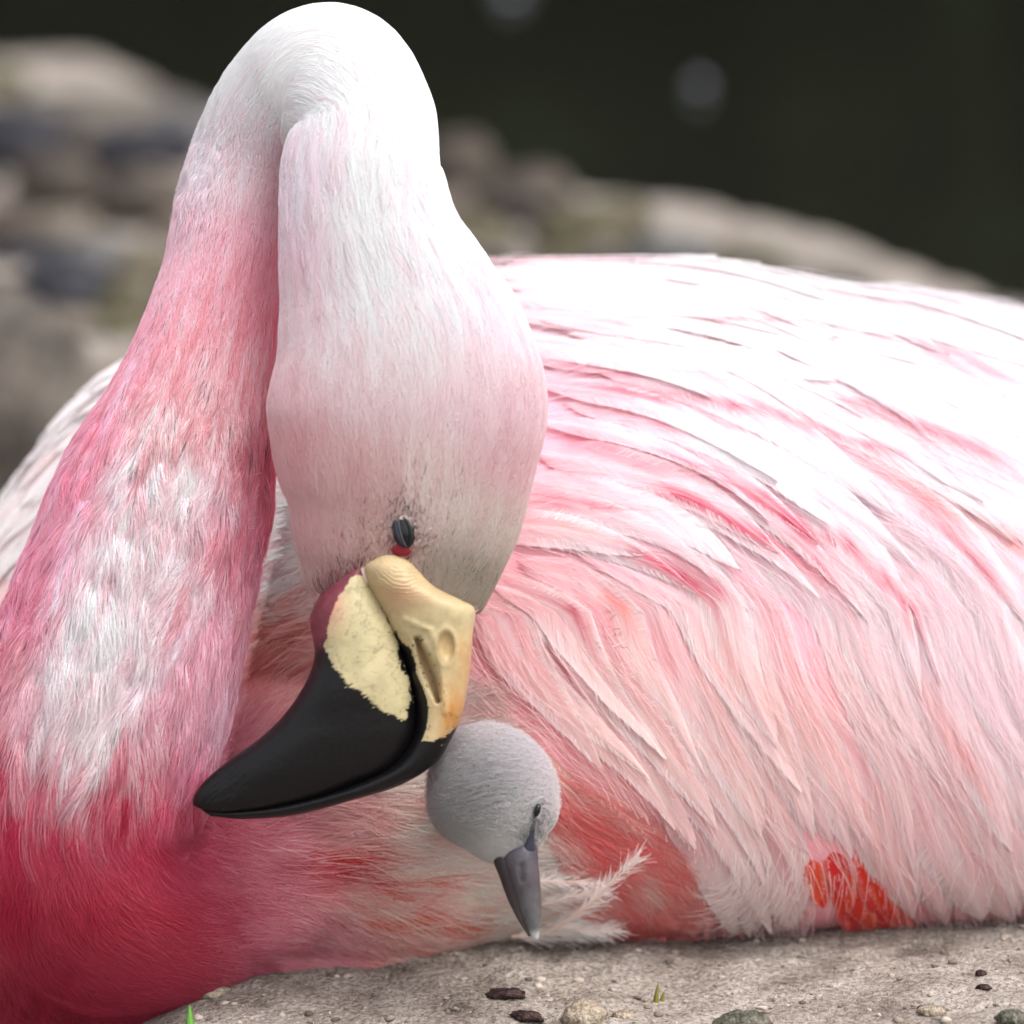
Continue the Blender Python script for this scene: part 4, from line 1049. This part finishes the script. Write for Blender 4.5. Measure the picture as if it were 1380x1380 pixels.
nb_ = (np.exp(-((nd-1.0)/0.22)**2)*frontm*.5)[..., None]; col = col*(1-nb_) + lin((138, 104, 62))*nb_
col = col*(1-dk) + BLK*dk
up_m = close('upper_mandible', pos, MAT_BILL, col); tag(up_m, 'cream and orange-brown upper bill half with black end')

# ---- eye
MAT_EYE = plain('eye_gloss', (9, 8, 10), 0.2, 0.4); MAT_LID = plain('eyelid_skin', (34, 34, 46), 0.4, 0.4); MAT_REDSKIN = plain('red_eye_skin', (112, 10, 24), 0.5, 0.3)
ED = float(loft_eval(neck, np.array([np.argmin(np.abs(neck['C'][300:, 1]-716))+300])/399.0, np.array([-np.pi/2]))[0][0, 2])/3000
ED2 = float(loft_eval(neck, np.array([np.argmin(np.abs(neck['C'][300:, 1]-716))+300])/399.0, np.array([np.pi/2]))[0][0, 2])/3000
ED = min(ED, ED2)
def ell(name, cx, cy, d, rx, ry, rd, rot, mat, parent, sub=ICO3):
    v, f = sub; c, s = math.cos(rot), math.sin(rot); x, y = v[:, 0]*rx, v[:, 1]*ry
    return part(name, P(cx + x*c - y*s, cy + x*s + y*c, d + v[:, 2]*rd*PX), f, mat, parent)
eye = ell('eye', 544, 716, ED + 0.0014, 16, 24, 9, -0.25, MAT_EYE, root); tag(eye, 'narrow dark half-closed eye')
def lid(bulge, name, r0, mat, lift=0.0):
    t = np.linspace(0, np.pi, 22); X = 544 + 0.0*t; Y = 716 - 21*np.cos(t)
    xo = bulge*np.sin(t); c, s = math.cos(-0.25), math.sin(-0.25)
    cx = 544 + xo*c - (Y-716)*s; cy = 716 + xo*s + (Y-716)*c
    r = 0.5 + r0*np.sin(t)**0.7; ph = np.linspace(0, 2*np.pi, 10, endpoint=False)
    x = cx[:, None] + (r[:, None]*np.cos(ph)); y = cy[:, None] + 0.15*r[:, None]*np.cos(ph); z = (ED*3000 - 0.2 - lift - 1.6*np.sin(t))[:, None] - 0.9*r[:, None]*np.sin(ph)
    return part(name, P(x, y, z/3000), gridfaces(22, 10, True), mat, eye)
MAT_LIDB = plain('dark_eyelid', (16, 15, 18), 0.4, 0.4); MAT_GLINT = plain('lid_glint', (92, 88, 88), 0.3, 0.5)  # last one: pale strip painted as the crescent highlight along the lid
MAT_LID = plain('blue_grey_eyelid', (30, 31, 44), 0.45, 0.35)
lid(-9.5, 'eyelid', 4.6, MAT_LID); lid(9.5, 'eyelid', 3.6, MAT_LIDB); lid(-4.5, 'eyelid_glint', 0.25, MAT_GLINT, 4.0)
red_s = ell('eye_corner', 541, 741, ED + 0.0012, 14, 9, 2.6, 0.1, MAT_REDSKIN, eye)

# ================================================================== CHICK
chick = bpy.data.objects.new('flamingo_chick', None); link(chick); chick.location = P(665, 1180, 0.0)
tag(chick, 'fluffy grey flamingo chick tucked under the adult\'s wing with its head out', 'chick')
ROOT_SAVE = ROOTM; ROOTM = chick.location.copy()
CH = [(630, 1010, -.046, 38, 36), (642, 1030, -.052, 60, 54), (656, 1055, -.058, 73, 66), (668, 1082, -.063, 75, 66), (679, 1108, -.067, 66, 56), (687, 1132, -.070, 50, 42), (693, 1150, -.071, 34, 28), (696, 1160, -.071, 22, 18)]
chl = make_loft(CH, 200)
C_CH = cfield([(610, 1040, (188, 184, 186)), (650, 990, (206, 200, 204)), (640, 1055, (142, 140, 142)), (622, 1080, (150, 148, 150)), (655, 1080, (136, 135, 136)), (650, 1105, (152, 151, 151)), (690, 1010, (206, 200, 206)), (690, 1060, (178, 176, 180)), (725, 1040, (222, 214, 220)), (738, 1080, (228, 218, 222)),
 (675, 1125, (204, 204, 202)), (640, 1130, (192, 190, 190)), (700, 1095, (206, 205, 207)), (690, 1145, (222, 221, 218)), (722, 1125, (226, 218, 218)), (600, 1080, (192, 186, 188))], 2.0)
bv = []
v, f = ICO4
bodyv = P(662 + v[:, 0]*66, 1062 + v[:, 1]*66, 0.012 + v[:, 2]*150*PX)
cb = union('body', [loft_mesh(chl, 60, 40), (bodyv, f), ell_mesh(650, 1058, -.036, 66, 62, 60)], 0.0012, MAT_SKIN, chick, lambda px, py, d: C_CH(px, py))
def ch_col(px, py):
    c = C_CH(px, py) ** 0.86 * np.array([1.0, 0.99, 0.975])
    dd, _ = seg_dist(px, py, [(721, 1108), (717, 1124), (708, 1146)])
    m = (np.exp(-(dd/6.5)**2)*.97)[:, None]
    return c*(1-m) + lin((36, 34, 46))*m
loft_plumage('down', chl, 110000, 0.0, 0.985, ch_col, lambda x, y: 4.5 + 5*sm(1110, 1150, y), 0.00007, MAT_DOWN, cb, lambda x, y: 12.5 - 7.5*sm(1110, 1150, y), streak=0.03, seed=9, jit=0.16, facing=-0.75,
    mask=lambda px, py, d: ~((((px-723)/6.5)**2 + ((py-1096)/16.0)**2 < 1) & (d < -.06)))
loft_plumage('fluff', chl, 9000, 0.0, 0.93, lambda x, y: ch_col(x, y) * 1.08, lambda x, y: 6 + 0*x, 0.00007, MAT_DOWN, cb, lambda x, y: 16.0 - 10*sm(1095, 1140, y), streak=0.03, seed=19, jit=0.3, facing=-0.85,
    mask=lambda px, py, d: ~((((px-723)/9.0)**2 + ((py-1100)/26.0)**2 < 1) & (d < -.06)))
CBL = [(672, 1140, 690, 1136, -.073, 14), (664, 1156, 692, 1150, -.074, 18), (673, 1182, 700, 1178, -.075, 18), (684, 1212, 708, 1210, -.076, 15), (698, 1240, 716, 1238, -.076, 11), (712, 1262, 720, 1262, -.076, 4)]
CBU = [(684, 1138, 718, 1126, -.073, 20), (676, 1154, 724, 1142, -.075, 25), (684, 1180, 726, 1170, -.077, 25), (695, 1210, 729, 1203, -.078, 20), (707, 1240, 729, 1237, -.079, 14), (716, 1262, 726, 1263, -.079, 6), (720, 1267, 724, 1267, -.079, 2)]
for nm, st, c0, c1 in (('lower_mandible', CBL, (48, 40, 42), (74, 70, 70)), ('upper_mandible', CBU, (72, 66, 70), (98, 98, 98))):
    pos, _ = bill_loft(st, 70, 36); px, py = pos[..., 0], pos[..., 1]
    t = sm(1190, 1262, py)[..., None]; cl = lin(c0)*(1-t) + lin(c1)*t
    cl = cl*(1 + 0.35*fbm(px/9, py/14, 4, 5))[..., None]
    if nm == 'upper_mandible':
        b0 = sm(1168, 1146, py)[..., None]*.6; cl = cl*(1-b0) + lin((56, 54, 66))*b0
        nd_, _ = seg_dist(px, py, [(702, 1166), (704, 1186)]); g_ = np.exp(-(nd_/3.2)**2); pos[..., 2] += 4*g_; cl = cl*(1-.6*g_[..., None])
        tp = sm(1250, 1262, py)[..., None]; cl = cl*(1-tp) + lin((170, 174, 172))*tp
    close(nm, pos, MAT_BILL, cl, chick)
ch_eye = ell('eye', 724, 1092, -.0845, 4.6, 9.5, 6.5, 0.25, MAT_EYE, chick)
_st = [(718, 1102, 724, 1102, -.0815, 5), (714, 1116, 722, 1114, -.0815, 6), (708, 1132, 720, 1130, -.0800, 9), (700, 1150, 722, 1144, -.0780, 14), (700, 1160, 722, 1152, -.0760, 14)]
pos, _ = bill_loft(_st, 40, 24); close('lore', pos, MAT_BILL, np.ones(pos.shape)*lin((46, 46, 58)), chick)
ROOTM = ROOT_SAVE

# ================================================================== SMALL THINGS ON THE GROUND
def pebbles():
    r = np.random.default_rng(51); n = 2600
    x = r.uniform(-0.3, 0.3, n); y = r.uniform(-0.16, 0.2, n); s = 0.0005 + 0.0017*r.uniform(0, 1, n)**5
    v, f = ico(1); f = np.array(f); V = []; F = []; C = []
    pal = [lin(c) for c in ((168, 154, 142), (140, 126, 115), (96, 86, 78), (178, 165, 153), (118, 107, 98))]
    for i in range(n):
        q = v*(1 + 0.3*r.normal(size=(len(v), 1)))*s[i]*np.array([1.2, 1, .7])
        z = float(ground_z(np.array(x[i]), np.array(y[i])))
        V.append(q + [x[i], y[i], z + s[i]*.2]); F.append(f + i*len(v)); C.append(np.ones((len(v), 3))*pal[r.integers(0, 5)])
    o = mesh('gravel', np.vstack(V), np.vstack(F).tolist(), MAT_STONE, col=np.vstack(C)); tag(o, 'fine grit and crumbs of soil scattered over the sand', 'gravel', kind='stuff')
MAT_STONE = attr_mat('grit', 0.9, 0.15)
pebbles()
MAT_LEAF = plain('grass_blade', (106, 160, 70), 0.45, 0.3); MAT_DRY = plain('dry_sprout', (122, 116, 52), 0.6, 0.2)
def blade(cx, cy, d, h, wd, lean, mat, name, label, cat):
    p = P(cx, cy, d); z = float(ground_z(p[0], p[1])) - 0.002
    n = 9; t = np.linspace(0, 1, n); V = []
    for i in range(n):
        w_ = wd*PX*(1-t[i]**1.8)*0.5 + 1e-4; X = p[0] + lean*PX*t[i]**1.6; Z = z + h*PX*t[i]
        V += [(X - w_, p[1], Z), (X, p[1] - w_*.5, Z), (X + w_, p[1], Z), (X, p[1] + w_*.3, Z)]
    o = mesh(name, V, gridfaces(n, 4, True), mat); tag(o, label, cat); return o
def hit(px, py):
    dr = FWD + UP*((690 - py)*PX/D); dr = dr.copy(); dr[0] += (px - 690)*PX/D
    z = 0.0
    for _ in range(12):
        t = (z - CAMP[2])/dr[2]; p = CAMP + dr*t; z = float(ground_z(np.array(p[0]), np.array(p[1])))
    return p, t
def blade_at(px, py, h, wd, lean, mat, name, label, cat):
    p, t = hit(px, py); n = 9; t = np.linspace(0, 1, n); V = []
    for i in range(n):
        w_ = wd*PX*(1-t[i]**1.8)*0.5 + 1e-4
        V += [(lean*PX*t[i]**1.6 - w_, 0, h*PX*t[i]), (lean*PX*t[i]**1.6, -w_*.5, h*PX*t[i]), (lean*PX*t[i]**1.6 + w_, 0, h*PX*t[i]), (lean*PX*t[i]**1.6, w_*.3, h*PX*t[i])]
    o = mesh(name, V, gridfaces(n, 4, True), mat); o.location = (p[0], p[1], p[2] - 0.001); tag(o, label, cat)
    return o
blade_at(256, 1392, 42, 14, 0, MAT_LEAF, 'grass_blade', 'single bright green grass blade at the bottom edge', 'grass blade')
blade_at(884, 1350, 30, 7, 3, MAT_DRY, 'dry_sprout', 'tiny olive brown sprout standing in the sand below the red feathers', 'sprout')
blade_at(891, 1349, 18, 6, 5, MAT_DRY, 'dry_sprout', 'shorter of the two olive sprouts, on its right', 'sprout')
RMAT['moss'] = noise_mat('moss_clod', [(58, 58, 48), (112, 110, 96), (160, 154, 142)], 160.0, 0.95, 1.0, 0.004, 6.0, 600.0)
RMAT['sand'] = noise_mat('sand_clod', [(128, 112, 96), (168, 152, 134), (186, 172, 154)], 60.0, 0.95, 0.8, 0.003, 6.0, 500.0)
RMAT['bark'] = noise_mat('dark_debris', [(34, 27, 26), (66, 51, 49), (100, 78, 75)], 150.0, 0.9, 1.0, 0.003, 6.0, 500.0)
def clod(px, py, wpx, hpx, m, label, seed, name='stone', cat='stone', deep=.8, lump=.35, rot=0.0, sink=.3):
    p, t = hit(px, py); s = PX*t/D; v, f = ICO3
    r = 1 + lump*fbm(v[:, 0]*1.6 + seed*3.3, v[:, 1]*1.6 + v[:, 2], 4, seed) + .4*lump*fbm(v[:, 1]*5 + seed, v[:, 2]*5 + v[:, 0]*4, 3, seed+9)
    q = v*r[:, None]*np.array([wpx*s/2, wpx*s/2*deep, hpx*s/2]); c, s_ = math.cos(rot), math.sin(rot)
    q = np.stack([q[:, 0]*c - q[:, 1]*s_, q[:, 0]*s_ + q[:, 1]*c, q[:, 2]], 1)
    o = mesh(name, q, f, RMAT[m]); o.location = (p[0], p[1], p[2] + hpx*s*.5*(1-2*sink)); tag(o, label, cat, 'stones and clods on the sand'); return o
clod(1000, 1386, 84, 34, 'moss', 'grey-green mossy clod at the bottom edge', 61)
clod(786, 1378, 66, 44, 'sand', 'pale rounded sand clod left of the sprouts', 62)
clod(282, 1340, 54, 20, 'sand', 'flat pale pebble beside the crimson breast, above the grass blade', 63)
clod(682, 1342, 46, 15, 'bark', 'black crumb of debris below the chick', 64, 'debris', 'debris', lump=.7)
clod(706, 1372, 52, 14, 'bark', 'reddish brown scrap of bark below the chick', 65, 'bark', 'bark', deep=.6, rot=-0.7, lump=.6)
clod(1326, 1332, 20, 8, 'bark', 'dark pebble, lower one of the pair at the right', 66)
clod(1322, 1314, 16, 10, 'bark', 'dark pebble, upper one of the pair at the right', 67)
clod(1244, 1362, 18, 12, 'bark', 'lone dark pebble near the bottom right', 68)
clod(1364, 1376, 44, 22, 'moss', 'dark mossy clod in the bottom right corner', 69)
clod(1255, 1366, 34, 16, 'sand', 'pale pebble touching the lone dark pebble', 70)
clod(840, 1372, 30, 16, 'sand', 'small pale clod between sand clod and sprouts', 71)
clod(225, 1352, 30, 12, 'moss', 'dark crumb right behind the grass blade', 72)

_sp = P(123, 578, -0.046); v, f = ICO2
_so = mesh('seed', v * np.array([.0013, .0013, .0022]), f, RMAT['bark']); _so.location = _sp; _so.rotation_euler = (0, .5, 0)
tag(_so, 'tiny dark seed stuck to the edge of the pink neck', 'seed')

# pale feathers drifting on the pond
MAT_FLOAT = plain('drifting_feather', (120, 122, 128), 0.5, 0.3)
def drift(px, py, wpx, label):
    dr = FWD + UP*((690 - py)*PX/D); dr = dr.copy(); dr[0] += (px - 690)*PX/D
    t = (-0.083 - CAMP[2])/dr[2]; p = CAMP + dr*t; s = PX*t/D
    n = 12; u = np.linspace(0, 1, n); V = []
    for i in range(n):
        hw = wpx*s*.3*math.sin(math.pi*min(1, u[i]*.9+.08))**.7; X = (u[i]-.5)*wpx*s
        V += [(X, -hw*2.2, .004), (X, 0, .012*math.sin(math.pi*u[i])+.004), (X, hw*2.2, .004), (X, 0, .001)]
    o = mesh('floating_feather', V, gridfaces(n, 4, True), MAT_FLOAT); o.location = p; tag(o, label, 'feather', 'feathers drifting on the pond')
drift(942, 122, 26, 'white feather floating alone on the dark water')
drift(688, -3, 40, 'white feather on the water at the top edge of the picture')
print('feathers', nfeather, len(WF), len(SF))
